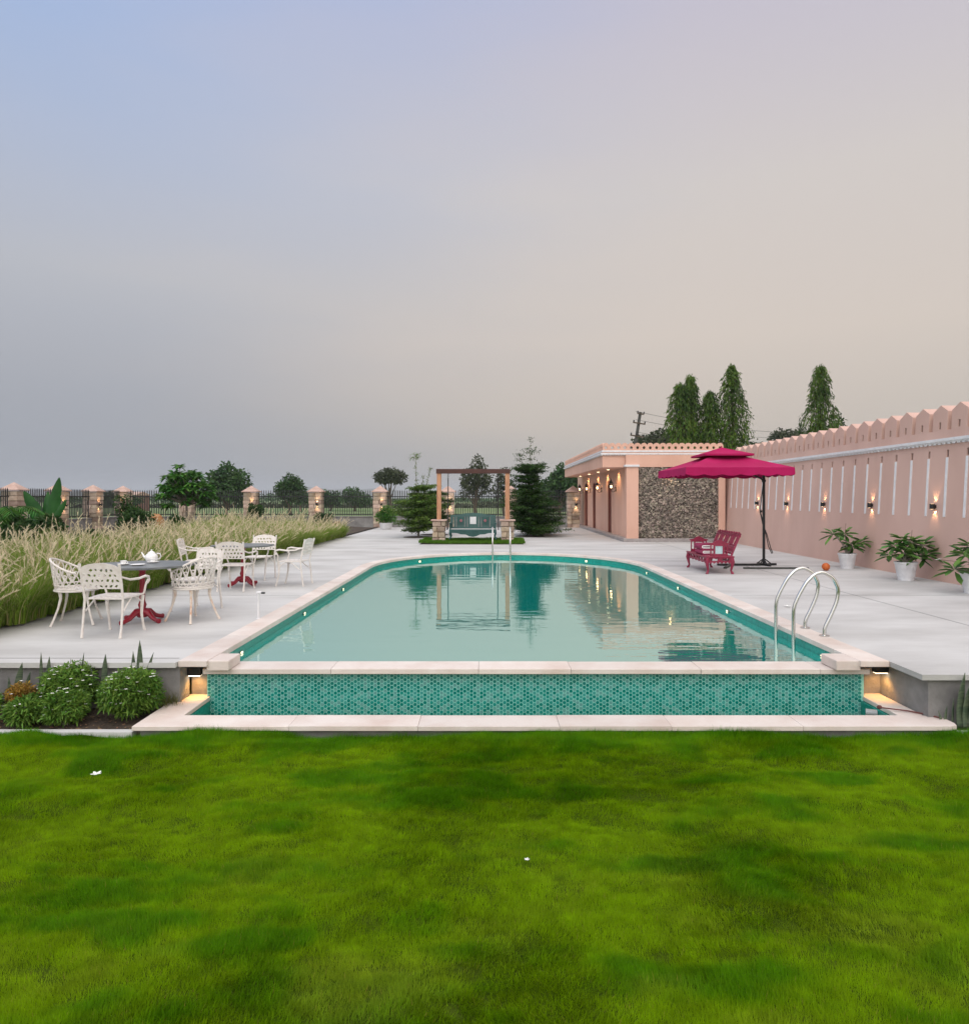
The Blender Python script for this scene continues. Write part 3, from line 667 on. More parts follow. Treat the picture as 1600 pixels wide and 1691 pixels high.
# fallen leaves and pebbles on the bed
n = 500; P = np.stack([rng.uniform(-7,-3.2,n), rng.uniform(6.08,6.5,n), np.full(n,-.475)],1)
V, F = leaf_arrays(P, unit(rng.normal(size=(n,3))*[1,1,.2]), np.tile([[0,0,1.]],(n,1))+rng.normal(size=(n,3))*.3, rng.uniform(.015,.045,n), rng.uniform(.008,.02,n), .05)
o = arrays_obj('fallen_leaves', V, F, mat('dry fallen leaves', (.2,.12,.06,1), .8, island=.5)); tag(o, 'dry fallen leaves scattered on the dark soil under the bushes', 'leaves', kind='stuff')

# ---------------------------------------------------------------- lawn
def lawn_h(x, y):
    h = -.54+.075*vnoise(x, y*1.7, 1.5, 3, 2)+.045*vnoise(x, y*1.6, 4, 5, 2)
    h -= .03*np.clip((y-5.45)/.5, 0, 1)*(1.0-vnoise(x, y, 1.3, 8, 2)*2.0)
    h -= .012*np.clip((y-5.5)/.4, 0, 1)*np.clip((-3.2-x)/.4, 0, 1)
    return h
nx, ny = 170, 90; gx = np.linspace(-8,8,nx); gy = np.linspace(.6,5.985,ny); X, Y = np.meshgrid(gx, gy, indexing='ij')
Zg = lawn_h(X, Y)
V = np.stack([X,Y,Zg],-1).reshape(-1,3); I = np.arange(nx*ny).reshape(nx,ny)
F = np.stack([I[:-1,:-1],I[1:,:-1],I[1:,1:],I[:-1,1:]],-1).reshape(-1,4)
o = arrays_obj('lawn', V, F, mat('lawn soil and thatch', (.025,.05,.004,1), .95, (.05,.075,.008,1), 6, 6, .5, 60, spec=.0), smooth=True); o['kind'] = 'structure'
nb = 2400000
y = 1.9+(5.97-1.9)*rng.random(nb)**.9; x = (rng.random(nb)-.5)*2*(1.5+y*.80)
h = lawn_h(x, y)+.016*(vnoise(x, y*1.3, 9, 6, 2)-.5)
p1 = vnoise(x, y*2.2, 1.9, 21, 4); p2 = vnoise(x, y*1.8, 3.0, 22, 3); p3 = vnoise(x, y*1.4, 1.7, 23, 3); p4 = vnoise(x, y, 14, 24, 2)
p1 = .6*p1+.4*vnoise(x, y*2.6, 1.6, 27, 3)
g = np.clip((p1-.42)*4.4+.60+(p2-.5)*1.6, .25, 1)             # 0 lush green .. 1 yellow green
g = np.where(y > 5.6, g*np.clip((6.0-y)/.4,0.1,1), g)
near = np.clip((4.4-y)/1.8,0,1)
bare = (p3*.5+p4*.5 > .68-.04*near) & (rng.random(nb) < .7*near+.1)
dry = np.clip((p3-.5)*5,0,1)*near
keep = ~bare; x, y, h, g, dry, p2 = [a[keep] for a in (x,y,h,g,dry,p2)]; n = len(x)
lush = np.array([.055,.205,.001]); yel = np.array([.182,.318,.001]); dr = np.array([.36,.30,.05])
C = lush*(1-g[:,None])+yel*g[:,None]; C = C*(1-dry[:,None]*.22)+dr*dry[:,None]*.22
tuft = vnoise(x, y*1.2, 13, 33, 2); C *= (.72+.56*tuft)[:,None]*rng.uniform(.8,1.2,(n,1)); sel = rng.random(n) < .006; C[sel] = dr*rng.uniform(.7,1.2,(sel.sum(),1))
flow = vnoise(x, y, .8, 31, 2)*math.pi*4; ang = flow+rng.normal(size=n)*1.1
D = np.stack([np.cos(ang), np.sin(ang)],1); L = (.020+.024*(1-g)+.016*p2)*rng.uniform(.6,1.3,n)
L = np.where((y > 5.6) & (x > -3.3), L*1.3, L)
V, F = blade_arrays(np.stack([x,y,h-.004],1), D, L, rng.uniform(.0020,.0034,n), rng.uniform(.4,1.7,n)*1.3, 1)
cols = np.repeat(C, 3, axis=0)
gm = bpy.data.materials.new('lawn blades'); gm.use_nodes = True; t = gm.node_tree; bs = t.nodes['Principled BSDF']
at_ = t.nodes.new('ShaderNodeVertexColor'); at_.layer_name = 'tint'; t.links.new(at_.outputs[0], bs.inputs['Base Color']); bs.inputs['Roughness'].default_value = .55; bs.inputs['Specular IOR Level'].default_value = .06
trn = t.nodes.new('ShaderNodeBsdfTranslucent'); t.links.new(at_.outputs[0], trn.inputs[0]); ms = t.nodes.new('ShaderNodeMixShader'); ms.inputs[0].default_value = .35
t.links.new(bs.outputs[0], ms.inputs[1]); t.links.new(trn.outputs[0], ms.inputs[2]); t.links.new(ms.outputs[0], t.nodes['Material Output'].inputs[0])
o = arrays_obj('grass', V, F, gm, colors=cols); tag(o, 'soft bright green lawn grass in the foreground with yellowish patches', 'grass', kind='stuff')
# white blossoms lying on the lawn
def blossom(loc, s, label, cat='flower', group=None):
    b = MB()
    for k in range(5):
        a = 2*math.pi*k/5; d = Vector((math.cos(a),math.sin(a),.25)); sd = Vector((-math.sin(a),math.cos(a),0))
        c = Vector(loc); b.add([c, c+d*s*.45+sd*s*.28, c+d*s*.85+sd*s*.22+Vector((0,0,-.05*s)), c+d*s, c+d*s*.85-sd*s*.22+Vector((0,0,-.05*s)), c+d*s*.45-sd*s*.28], [(0,1,2,3),(0,3,4,5)])
    o = b.build('blossom', M['petal'], smooth=True); tag(o, label, cat, group); return o
blossom((-2.86,4.98,-.415), .040, 'white five petalled blossom lying on the lawn at the left', group='white blossoms lying about')
blossom((.215,3.85,-.44), .016, 'tiny white blossom lying on the lawn right of centre', group='white blossoms lying about')
blossom((4.37,10.0,.012), .05, 'white blossom lying on the deck behind the right steel hoops', group='white blossoms lying about')
# ---------------------------------------------------------------- fountain grass
gm2 = gm.copy(); gm2.name = 'fountain grass blades'
cx = []
for i in np.arange(-9.35,-5.95,.55):
    for j in np.arange(7.0,28.4,.62):
        cx.append((i+random.uniform(-.25,.08), j+random.uniform(-.25,.25)))
for j in np.arange(7.0,28.2,.38): cx.append((-5.98+random.uniform(-.06,.05), j+random.uniform(-.1,.1)))
for j in np.arange(9,27,.7): cx.append((-10.4+random.uniform(-.4,.4), j))
cx = np.array(cx); nc = len(cx); per = 380
ci = np.repeat(np.arange(nc), per); n = nc*per; a = rng.uniform(0,2*math.pi,n); rr3 = .17*np.sqrt(rng.random(n))
hcl = .9*rng.uniform(.72,1.12,nc)*np.where(cx[:,0] > -6.1, .78, 1)*np.where(cx[:,1] > 25.5, .8, 1)*(.85+.3*vnoise(cx[:,0], cx[:,1], .5, 77, 2)); hs = hcl[ci]
P = np.stack([cx[ci,0]+rr3*np.cos(a), cx[ci,1]+rr3*np.sin(a), np.full(n,.03)],1)
edge = np.clip((cx[ci,0]+6.7)/.6,0,1)[:,None]
D = np.stack([np.cos(a+rng.normal(size=n)*.4), np.sin(a+rng.normal(size=n)*.4)],1)+np.array([[.45,-.1]])*rng.random((n,1))+edge*np.array([[.9,-.2]])*rng.random((n,1)); D /= np.linalg.norm(D,axis=1,keepdims=True)
V1, F1 = blade_arrays(P, D, hs*rng.uniform(.6,1.15,n), rng.uniform(.006,.011,n), rng.uniform(.5,1.9,n)+edge[:,0]*.6*rng.random(n), 4)
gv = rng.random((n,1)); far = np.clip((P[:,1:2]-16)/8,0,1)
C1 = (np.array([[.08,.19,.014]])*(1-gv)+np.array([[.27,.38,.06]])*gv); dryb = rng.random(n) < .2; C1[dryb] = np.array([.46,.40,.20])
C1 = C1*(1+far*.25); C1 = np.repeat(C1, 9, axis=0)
# plumes: stalk plus feathery spindle of bristles
npl = 8; ci2 = np.repeat(np.arange(nc), npl); m = len(ci2); a = rng.uniform(0,2*math.pi,m); Dp = np.stack([np.cos(a)+.45, np.sin(a)*.9],1); Dp /= np.linalg.norm(Dp,axis=1,keepdims=True)
bend = rng.uniform(.1,.95,m)**1.3; hh = hcl[ci2]*rng.uniform(.8,1.28,m)
base = np.stack([cx[ci2,0]+.12*np.cos(a), cx[ci2,1]+.12*np.sin(a), np.full(m,.03)],1)
Dh = np.stack([Dp[:,0],Dp[:,1],np.zeros(m)],1); Zv = np.array([[0,0,1.]])
def curve(t): return base+hh[:,None]*(Zv*(t*np.cos(bend*t*.6))[:,None]+Dh*(t*np.sin(bend*t))[:,None])
nbr = 40; tb = rng.random((m,nbr))*.28+.74; Pb = []; Db = []
for k in range(nbr):
    t_ = tb[:,k]; p = curve(t_); q = curve(t_+.05); tg = unit(q-p); Pb.append(p); Db.append(unit(tg+rng.normal(size=(m,3))*.22))
Pb = np.concatenate(Pb); Db = np.concatenate(Db); nn = len(Pb)
Sd = unit(np.cross(Db, rng.normal(size=(nn,3)))); Lb = rng.uniform(.04,.075,nn)[:,None]; wb = .0042
V2 = np.stack([Pb-Sd*wb, Pb+Sd*wb, Pb+Db*Lb],1).reshape(-1,3); F2 = np.arange(nn*3).reshape(-1,3)
C2 = np.repeat(np.array([[.78,.68,.50]])*rng.uniform(.75,1.2,(nn,1)), 3, axis=0)
ts = [0,.4,.8,1.0]; rows = []
for t_ in ts: c = curve(np.full(m,t_)); rows += [c-np.array([[.0022,0,0]]), c+np.array([[.0022,0,0]])]
V3 = np.stack(rows,1).reshape(-1,3); b3 = np.arange(m)[:,None]*8
F3 = np.concatenate([b3+np.array([[2*k,2*k+1,2*k+3]]) for k in range(3)]+[b3+np.array([[2*k,2*k+3,2*k+2]]) for k in range(3)],0)
C3 = np.tile(np.array([[.32,.30,.14]]),(len(V3),1))
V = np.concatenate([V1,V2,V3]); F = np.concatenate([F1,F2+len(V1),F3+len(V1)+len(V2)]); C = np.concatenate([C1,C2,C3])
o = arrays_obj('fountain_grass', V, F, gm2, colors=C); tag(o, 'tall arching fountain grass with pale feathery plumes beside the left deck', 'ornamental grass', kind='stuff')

exec_later = []
# ---------------------------------------------------------------- garden furniture
def leaf_poly(cx_, cy_, L, Wd, a):
    pts = [(-L/2,0),(-L*.2,Wd*.42),(L*.15,Wd*.5),(L/2,0),(L*.15,-Wd*.38),(-L*.2,-Wd*.5)]
    ca, sa = math.cos(a), math.sin(a); return [(cx_+p*ca-q*sa, cy_+p*sa+q*ca) for p, q in pts]
def iron_chair(label, loc, rz, group, m=None):
    m = m or M['chair']; th = thing('garden_chair', label, 'chair', loc, rz, group); rnd = random.Random(4)
    yb = lambda z: -.21-max(0,z-.44)*.22
    # back panel
    ol = [(-.215,.56),(.215,.56),(.222,.79)]+[(.222*math.cos(a)*.98, .795+.065*math.sin(a)) for a in [math.pi*j/10 for j in range(1,10)]]+[(-.222,.79)]
    hs = []
    for i in range(7):
        for j in range(4):
            cx_ = -.18+.06*i+(.012 if j % 2 else -.012); cz = .592+.062*j
            if j == 3 and abs(cx_) > .15: continue
            hs.append(leaf_poly(cx_+rnd.uniform(-.004,.004), cz+rnd.uniform(-.004,.004), rnd.uniform(.04,.054), rnd.uniform(.026,.036), rnd.choice([.5,-.5,1.0,-1.0,.2])))
    b = MB(); b.plate(ol, hs, .014, lambda u,v,w_: (u, yb(v)+w_-.007, v)); b.build('backrest', m, th)
    b = MB()
    so_ = [(-.20,-.20),(.20,-.20),(.235,.05),(.22,.21),(.1,.235),(-.1,.235),(-.22,.21),(-.235,.05)]; hs = []
    for i in range(5):
        for j in range(4): hs.append(leaf_poly(-.15+.075*i, -.14+.095*j, .055, .03, rnd.choice([.6,-.6,1.2,-1.2])))
    b.plate(so_, hs, .018, lambda u,v,w_: (u, v, .435+w_-.012*(1-abs(u)/.22)))
    b.build('seat', m, th)
    for sx in (-1,1):
        b = MB(); b.tube([(sx*.225,-.27,0),(sx*.228,-.25,.12),(sx*.225,-.215,.44),(sx*.228,yb(.62),.62),(sx*.232,yb(.84),.83),(sx*.232,yb(.85),.85)], [.017,.013,.014,.014,.015,.018], 8); b.build('rear_leg', m, th, smooth=True)
        b = MB(); b.tube([(sx*.215,.25,0),(sx*.21,.235,.05),(sx*.205,.20,.2),(sx*.215,.19,.32),(sx*.22,.20,.43)], [.019,.014,.015,.02,.022], 8); b.tube([(sx*.215,.19,.35),(sx*.21,.12,.40),(sx*.21,.05,.43)], .009, 6); b.tube([(sx*.225,-.2,.30),(sx*.215,-.1,.38),(sx*.215,-.03,.43)], .009, 6); b.build('front_leg', m, th, smooth=True)
        b = MB(); b.tube([(sx*.232,yb(.70),.70),(sx*.255,-.12,.655),(sx*.27,.04,.65),(sx*.275,.16,.665),(sx*.275,.225,.65),(sx*.272,.245,.61),(sx*.268,.22,.575),(sx*.266,.195,.59)], [.011,.013,.015,.016,.016,.015,.012,.01], 8)
        b.tube([(sx*.27,.225,.62),(sx*.26,.19,.55),(sx*.24,.205,.48),(sx*.225,.20,.44)], .012, 8); b.build('armrest', m, th, smooth=True)
    return th
def barrel_chair(label, loc, rz, group, m2=None):
    m = M['chair']; th = thing('barrel_chair', label, 'chair', loc, rz, group)
    def P(a, z):
        q = (z-.45)/.37; r = .245+.055*q
        return (r*math.sin(a), -r*math.cos(a)*.98+.0, z)          # a = 0 at the back
    A = 1.75; top = lambda a: .66+.17*max(0, math.cos(a*.9))**1.5
    b = MB(); n = 22; b.tube([P(-A+2*A*k/n, top(-A+2*A*k/n)) for k in range(n+1)], .013, 8)
    b.tube([P(-A+2*A*k/n, .50) for k in range(n+1)], .009, 6)
    b.tube([P(-A+2*A*k/n, .455) for k in range(n+1)], .010, 6)
    nb_ = 11
    for k in range(nb_):
        a = -A+2*A*(k+.5)/nb_; w_ = A/nb_*.95; tp = top(a)
        for sg in (-1,1):
            b.tube([P(a+sg*w_*math.sin(math.pi*j/8*2)*.9, .46+(tp-.46)*j/8) for j in range(9)], .0075, 5)
        b.tube([P(a+w_*.55*math.cos(2*math.pi*j/8), (tp+.5)/2+.035*math.sin(2*math.pi*j/8)) for j in range(9)], .007, 5)
    b.build('backrest', m, th, smooth=True)
    b = MB(); b.lathe([(.05,.448),(.24,.448),(.262,.44),(.262,.425),(.24,.418),(.05,.42)], 28)
    for k in range(14):
        a = 2*math.pi*k/14; b.tube([(.05*math.cos(a),.05*math.sin(a),.442),(.15*math.cos(a+.25),.15*math.sin(a+.25),.452),(.24*math.cos(a),.24*math.sin(a),.449)], .008, 5)
    b.build('seat', m, th, smooth=True)
    for k, a in enumerate((.75,-.75,2.35,-2.35)):
        s_, c_ = math.sin(a), -math.cos(a)
        b = MB(); b.tube([(s_*.33,c_*.33,0),(s_*.30,c_*.30,.06),(s_*.235,c_*.235,.22),(s_*.205,c_*.205,.34),(s_*.215,c_*.215,.425)], [.018,.013,.013,.017,.024], 8); b.build('leg', m2 or m, th, smooth=True)
    return th
G1, G2 = 'white garden chairs round the near table', 'white garden chairs round the far table'
iron_chair('white cast iron chair nearest the camera, its leaf pattern back turned to us', (-4.39,8.03,0), R(-3), G1)
barrel_chair('white round backed lattice chair at the far left, beside the tall grass', (-5.25,8.72,0), R(-72), G1)
barrel_chair('white round lattice chair with rust stained legs right of the near table', (-3.87,8.93,0), R(62), G1, M['rust'])
iron_chair('white leaf pattern armchair behind the rust stained round chair', (-4.18,9.75,0), R(160), G1)
iron_chair('white chair left of the far table, only its back showing above the near chairs', (-5.35,12.55,0), R(-78), G2)
iron_chair('white chair with its back to us in front of the far table', (-4.37,11.85,0), R(-2), G2)
iron_chair('white chair facing us behind the far table', (-4.52,13.45,0), R(176), G2)
iron_chair('white chair seen side on at the right of the far table', (-3.58,12.55,0), R(84), G2)
def table(label, loc, rx, ry, rz):
    th = thing('garden_table', label, 'table', loc, rz, 'dark topped tables with crimson stands')
    b = MB(); ol = [(rx*math.cos(R(22.5+45*k))*1.08, ry*math.sin(R(22.5+45*k))*1.08) for k in range(8)]
    b.plate(ol, [], .028, lambda u,v,w_: (u, v, .715+w_)); b.build('tabletop', M['tabletop'], th, bevel=.005)
    b = MB(); b.lathe([(.055,.06),(.075,.09),(.06,.13),(.038,.17),(.052,.22),(.034,.27),(.032,.55),(.045,.60),(.034,.64),(.06,.69),(.16,.712),(.16,.7145)], 20); b.build('pedestal', M['red'], th, smooth=True)
    for k in range(4):
        a = R(45+90*k)+.25; c, s_ = math.cos(a), math.sin(a)
        b = MB(); b.tube([(c*.03,s_*.03,.13),(c*.11,s_*.11,.125),(c*.19,s_*.19,.06),(c*.26,s_*.26,.035),(c*.31,s_*.31,.03)], [.045,.038,.028,.026,.032], 8); b.build('foot', M['red'], th, smooth=True)
table('dark octagonal table with crimson stand set with a teapot and cups', (-4.47,8.82,0), .62, .52, .1)
table('dark octagonal table with crimson stand farther along the left deck', (-4.48,12.45,0), .52, .45, 0)
TZ = .7435
def saucer(b, x, y, r=.075): b.lathe([(r*.5,0),(r,.012),(r,.015),(r*.45,.006)], 20, (x,y,TZ))
b = MB(); pr = [(.035,.0),(.06,.008),(.078,.04),(.08,.07),(.066,.10),(.042,.118),(.045,.124),(.04,.13),(.018,.142),(.008,.146),(.013,.156),(.006,.166)]
tp = thing('teapot', 'white china teapot with spout and curved handle on the near table', 'teapot', (-4.50,9.12,TZ))
b.lathe(pr, 24, (0,0,0)); b.build('body', M['china'], tp, smooth=True)
b = MB(); b.tube([(-.07,0,.05),(-.10,0,.07),(-.115,0,.10),(-.135,0,.128)], [.02,.015,.011,.009], 10); b.build('spout', M['china'], tp, smooth=True)
b = MB(); b.tube([(.07,0,.035),(.105,0,.04),(.125,0,.075),(.115,0,.11),(.07,0,.115)], .007, 8); b.build('handle', M['china'], tp, smooth=True)
def cup(x, y, label):
    th = thing('cup_and_saucer', label, 'cup', (x,y,TZ), 0, 'white cups and saucers on the near table')
    b = MB(); b.lathe([(.035,0),(.075,.012),(.075,.015),(.03,.006)], 20); b.build('saucer', M['china'], th, smooth=True)
    b = MB(); b.lathe([(.02,.007),(.028,.012),(.038,.05),(.040,.055),(.036,.054),(.026,.016),(.002,.014)], 18); c = b.build('cup', M['china'], th, smooth=True)
    b = MB(); b.tube([(.036,0,.045),(.055,0,.042),(.05,0,.022),(.03,0,.018)], .004, 6); b.build('handle', M['china'], c, smooth=True)
cup(-4.42,9.0,'white cup and saucer just right of the teapot'); cup(-4.66,8.72,'white cup and saucer in front of the teapot, left of centre')
b = MB(); b.lathe([(.05,0),(.09,.012),(.09,.015),(.045,.005)], 24, (-4.45,8.66,TZ)); tag(b.build('plate', M['china'], smooth=True), 'small white plate on the near table, right of the front cup', 'plate')
# short white stand by the pool edge
th = thing('tap_post', 'short white post with a small black hook on the deck beside the pool', 'post', (-3.04,9.02,0))
b = MB(); b.tube([(0,0,0),(0,0,.345)], .014, 10); b.lathe([(.03,0),(.03,.006),(.015,.01)], 14); b.build('pole', M['white'], th, smooth=True)
b = MB(); b.tube([(-.02,0,.345),(.05,-.01,.35)], .017, 8); b.build('head', M['white'], th); b = MB(); b.box((.07,-.02,.345),(.045,.03,.02)); b.build('hook', M['black'], th)
# ---------------------------------------------------------------- swing
gr = thing('timber_gantry', 'square timber gantry standing on two stone piers, holding the swing', 'swing frame', (0,0,0))
for sx, x in ((0,-1.76),(1,.66)):
    b = stone_stack(.47,.45,.78,4,50+sx); o = b.build('stone_pier', M['stone'], gr, bevel=.015); o.location = (x,24.25,0)
    b = MB(); b.box((0,0,.805),(.55,.52,.05)); c = b.build('pier_cap', M['cap'], o, bevel=.01)
    b = MB(); b.b2(x-.075,x+.075,24.17,24.33,.831,2.46); b.build('post', M['wood'], gr)
b = MB(); b.b2(-1.86,.76,24.14,24.36,2.461,2.62); b.build('beam', M['darkwood'], gr, bevel=.01)
sw = thing('swing_bench', 'teal green carved swing bench with white centre panel and pink flowers', 'swing', (-.56,24.22,0))
w2 = .81
ol = [(-w2,.50),(w2,.50),(w2,.98),(.5,1.0),(.3,1.04),(0,1.06),(-.3,1.04),(-.5,1.0),(-w2,.98)]
hs = []
for k in range(14):
    u = -.75+.1*k+.05
    if abs(u) < .17 or .32 < abs(u) < .52: continue
    hs.append([(u-.012,.56),(u+.012,.56),(u+.012,.92),(u-.012,.92)])
b = MB(); b.plate(ol, hs, .035, lambda u,v,w_: (u, .20+w_+(v-.5)*.18, v)); bkk = b.build('backrest', M['green'], sw)
b = MB(); b.box((0,.20+.06,.76),(.22,.012,.32)); o = b.build('white_panel', M['white'], bkk); o.location = (0,-.025,0)
for sx in (-1,1):
    b = MB(); b.box((sx*.43,.20+.02,.78),(.24,.02,.28)); b.build('carved_panel', M['green'], bkk)
    b = MB()
    for k in range(6): a = k*math.pi/3; b.sphere((sx*.43+.035*math.cos(a), .208, .78+.04*math.sin(a)), (.018,.012,.018), 8, 5)
    b.sphere((sx*.43,.2,.78),(.018,.014,.018),8,5); b.build('painted_flower', M['flower'], bkk, smooth=True)
b = MB(); b.b2(-w2-.02,w2+.02,-.30,.22,.43,.475); b.build('seat', M['green'], sw, bevel=.01)
ap = [(-w2,.429),(w2,.429),(w2,.37),(.55,.36),(.42,.32),(.25,.31),(.12,.25),(0,.23),(-.12,.25),(-.25,.31),(-.42,.32),(-.55,.36),(-w2,.37)]
b = MB(); b.plate(ap, [], .03, lambda u,v,w_: (u, -.295+w_, v)); b.build('apron', M['green'], sw)
for sx in (-1,1):
    for yy in (-.27,.19):
        b = MB(); b.tube([(sx*.79,yy,.43),(sx*.80,yy-.02,.34),(sx*.77,yy,.24),(sx*.82,yy-.03,.15)], [.04,.035,.025,.03], 8); b.build('leg', M['green'], sw, smooth=True)
    b = MB(); b.b2(sx*.80-.025,sx*.80+.025,-.28,.24,.68,.72)
    for yy in (-.26,-.1,.08): b.tube([(sx*.80,yy,.475),(sx*.80,yy,.69)], .018, 6)
    b.build('armrest', M['green'], sw)
    b = MB(); b.tube([(sx*.90,-.25,.47),(sx*.88,-.02,1.05),(sx*.88,.02,2.30)], .018, 6); b.tube([(sx*.90,.22,.47),(sx*.88,.02,1.05)], .014, 6)
    for k in range(4): b.tube([(sx*.88+.022*math.cos(q*math.pi/4)*(k % 2), .02+.022*math.cos(q*math.pi/4)*((k+1) % 2), 2.32+.04*k+.025*math.sin(q*math.pi/4)) for q in range(9)], .007, 5)
    b.build('chain', M['black'], sw)
# little grass island under the swing
n = 34000; x = rng.uniform(-2.40,1.25,n); y = rng.uniform(23.38,25.4,n); z = .015+.05*vnoise(x,y,1.2,41)
V, F = blade_arrays(np.stack([x,y,z],1), unit(rng.normal(size=(n,2))), rng.uniform(.05,.11,n)*(.6+1.1*vnoise(x,y,1.6,43)), rng.uniform(.008,.016,n), rng.uniform(.2,1.2,n), 2)
C = np.repeat(np.array([[.085,.19,.02]])*rng.uniform(.6,1.5,(n,1)), 5, axis=0)
b = MB(); b.b2(-2.36,1.19,23.43,25.32,.002,.018); o = b.build('turf_bed', M['soil']); o['kind'] = 'structure'
o = arrays_obj('turf', V, F, gm, colors=C); tag(o, 'strip of green turf under the swing frame', 'grass', kind='stuff')
# ---------------------------------------------------------------- red bench
bn_ = thing('carved_bench', 'crimson carved wooden bench with slanted back beside the umbrella', 'bench', (4.84,15.0,0), R(0))
# local: x 0 = middle depth (-x front towards pool), y length
DX, LY = .27, .70
b = MB(); b.b2(-DX-.03,DX+.03,-LY-.02,LY+.02,.345,.375); b.build('seat', M['maroon'], bn_, bevel=.01)
def apron(u0, u1, fn):
    n = max(2, round((u1-u0)/.2)); hs = []; p = (u1-u0)/n
    for k in range(n): c = u0+p*(k+.5); hs.append([(c-p*.28,.275),(c+p*.28,.275),(c+p*.32,.30),(c+p*.28,.325),(c-p*.28,.325),(c-p*.32,.30)])
    bot = [(u0+(u1-u0)*k/12, .235+.015*math.cos(k*math.pi)) for k in range(13)]
    b = MB(); b.plate(bot+[(u1,.344),(u0,.344)], hs, .025, fn); b.build('apron', M['maroon'], bn_)
apron(-LY+.03, LY-.03, lambda u,v,w_: (-DX+w_, u, v)); apron(-LY+.03, LY-.03, lambda u,v,w_: (DX-.025+w_, u, v))
apron(-DX+.03, DX-.03, lambda u,v,w_: (u, -LY+w_, v)); apron(-DX+.03, DX-.03, lambda u,v,w_: (u, LY-.025+w_, v))
for sx in (-1,1):
    for sy in (-1,1):
        b = MB(); b.tube([(sx*.25,sy*.675,.344),(sx*.27,sy*.69,.25),(sx*.255,sy*.68,.15),(sx*.24,sy*.67,.07),(sx*.275,sy*.69,0)], [.042,.042,.028,.02,.03], 10); b.build('leg', M['maroon'], bn_, smooth=True)
def gable(y, name):
    ol = [(-.20,.376),(.16,.376),(.16,.62),(.19,.625),(.19,.645),(.10,.66),(.04,.70),(-.02,.72),(-.08,.70),(-.14,.66),(-.23,.645),(-.23,.625),(-.20,.62)]
    hs = [[(-.10,.42),(.06,.42),(.06,.59),(-.10,.59)],[(-.18,.43),(-.13,.43),(-.13,.60),(-.18,.60)],[(.09,.43),(.14,.43),(.14,.60),(.09,.60)]]
    b = MB(); b.plate(ol, hs, .03, lambda u,v,w_: (u, y+w_, v)); return b.build(name, M['maroon'], bn_)
g1 = gable(-LY, 'arm_panel'); g2 = gable(LY-.03, 'arm_panel')
b = MB(); b.box((-.02,-LY+.018,.505),(.155,.006,.165)); b.build('glass_pane', mat('pale blue tile', (.42,.55,.58,1), .3), g1)
# slanted back: uprights, rails, balusters
lean = lambda z: .24+(z-.37)*.42
b = MB()
for yy in np.linspace(-LY+.02, LY-.02, 5): b.tube([(lean(.37),yy,.376),(lean(.84),yy,.85)], .02, 6)
b.box((lean(.80),0,.80),(.03,2*LY,.06)); b.box((lean(.60),0,.60),(.025,2*LY,.03)); b.box((lean(.42),0,.43),(.025,2*LY,.03))
for k in range(16):
    yy = -LY+.07+k*(2*LY-.14)/15; b.tube([(lean(.43),yy,.43),(lean(.52),yy,.52),(lean(.6),yy,.6)], [.010,.018,.010], 6); b.tube([(lean(.6),yy,.6),(lean(.7),yy+.03*(-1)**k,.7),(lean(.8),yy,.8)], .011, 6)
for k in range(9): yy = -LY+.12+k*.147; b.sphere((lean(.85),yy,.85),(.02,.06,.03),8,5)
b.build('backrest', M['maroon'], bn_)
# folded striped towels on the bench
b = MB()
for zc, rs, y0 in ((.432, (.042,.016), 14.66), (.543, (.050,.022), 14.70)):
    for k, r_ in enumerate(rs):
        b.cur = (k+1) % 2; a_, c_ = r_+.0128, max(.0, r_-.0128)
        L0, L1 = 4.56+.056, 4.90-.01*k
        outer = [(L1,zc-a_)]+[(L0-a_*math.sin(math.pi*j/10), zc-a_*math.cos(math.pi*j/10)) for j in range(11)]+[(L1,zc+a_)]
        inner = [(L1,zc+c_)]+[(L0-c_*math.sin(math.pi*j/10), zc+c_*math.cos(math.pi*j/10)) for j in range(11)]+[(L1,zc-c_)] if c_ > .002 else []
        b.plate(outer+inner, [], .46, lambda u,v,w_: (u, y0+w_, v))
o = b.build('folded_towel', [mat('white towel', (.74,.71,.71,1), .95, bump=.4, bscale=60), mat('crimson towel stripe', (.25,.02,.07,1), .95)]); tag(o, 'folded white and crimson striped towels stacked on the red bench', 'towel')
# ---------------------------------------------------------------- umbrella
um = thing('cantilever_umbrella', 'large magenta square parasol with scalloped edge on a black post', 'umbrella', (6.50,16.15,0))
ox, oy = 6.50, 16.15
cx0, cx1, cy0, cy1 = 4.33-ox, 6.72-ox, 15.0-oy, 17.45-oy; mx_, my_ = (cx0+cx1)/2, (cy0+cy1)/2
def pyramid(hw, hd, ze, za, cut, n=12):
    vs = []; fs = []
    rings = 8
    for i in range(rings+1):
        t_ = cut+(1-cut)*i/rings
        for side in range(4):
            for k in range(n):
                s_ = k/n*2-1
                u, v = [(s_,-1),(1,s_),(-s_,1),(-1,-s_)][side]
                sag = .055*math.sin(math.pi*min(1,(t_)))*(1-abs(s_)**2)
                edge = (1-abs(s_)**2)*.0
                z = za+(ze-za)*(t_**.92)-sag
                vs.append((mx_+u*hw*t_, my_+v*hd*t_, z))
    m_ = 4*n
    fs = [(i*m_+k, i*m_+(k+1)%m_, (i+1)*m_+(k+1)%m_, (i+1)*m_+k) for i in range(rings) for k in range(m_)]
    return vs, fs
hw, hd = (cx1-cx0)/2, (cy1-cy0)/2
b = MB(); vs, fs = pyramid(hw, hd, 2.27, 2.72, .16); b.add(vs, fs)
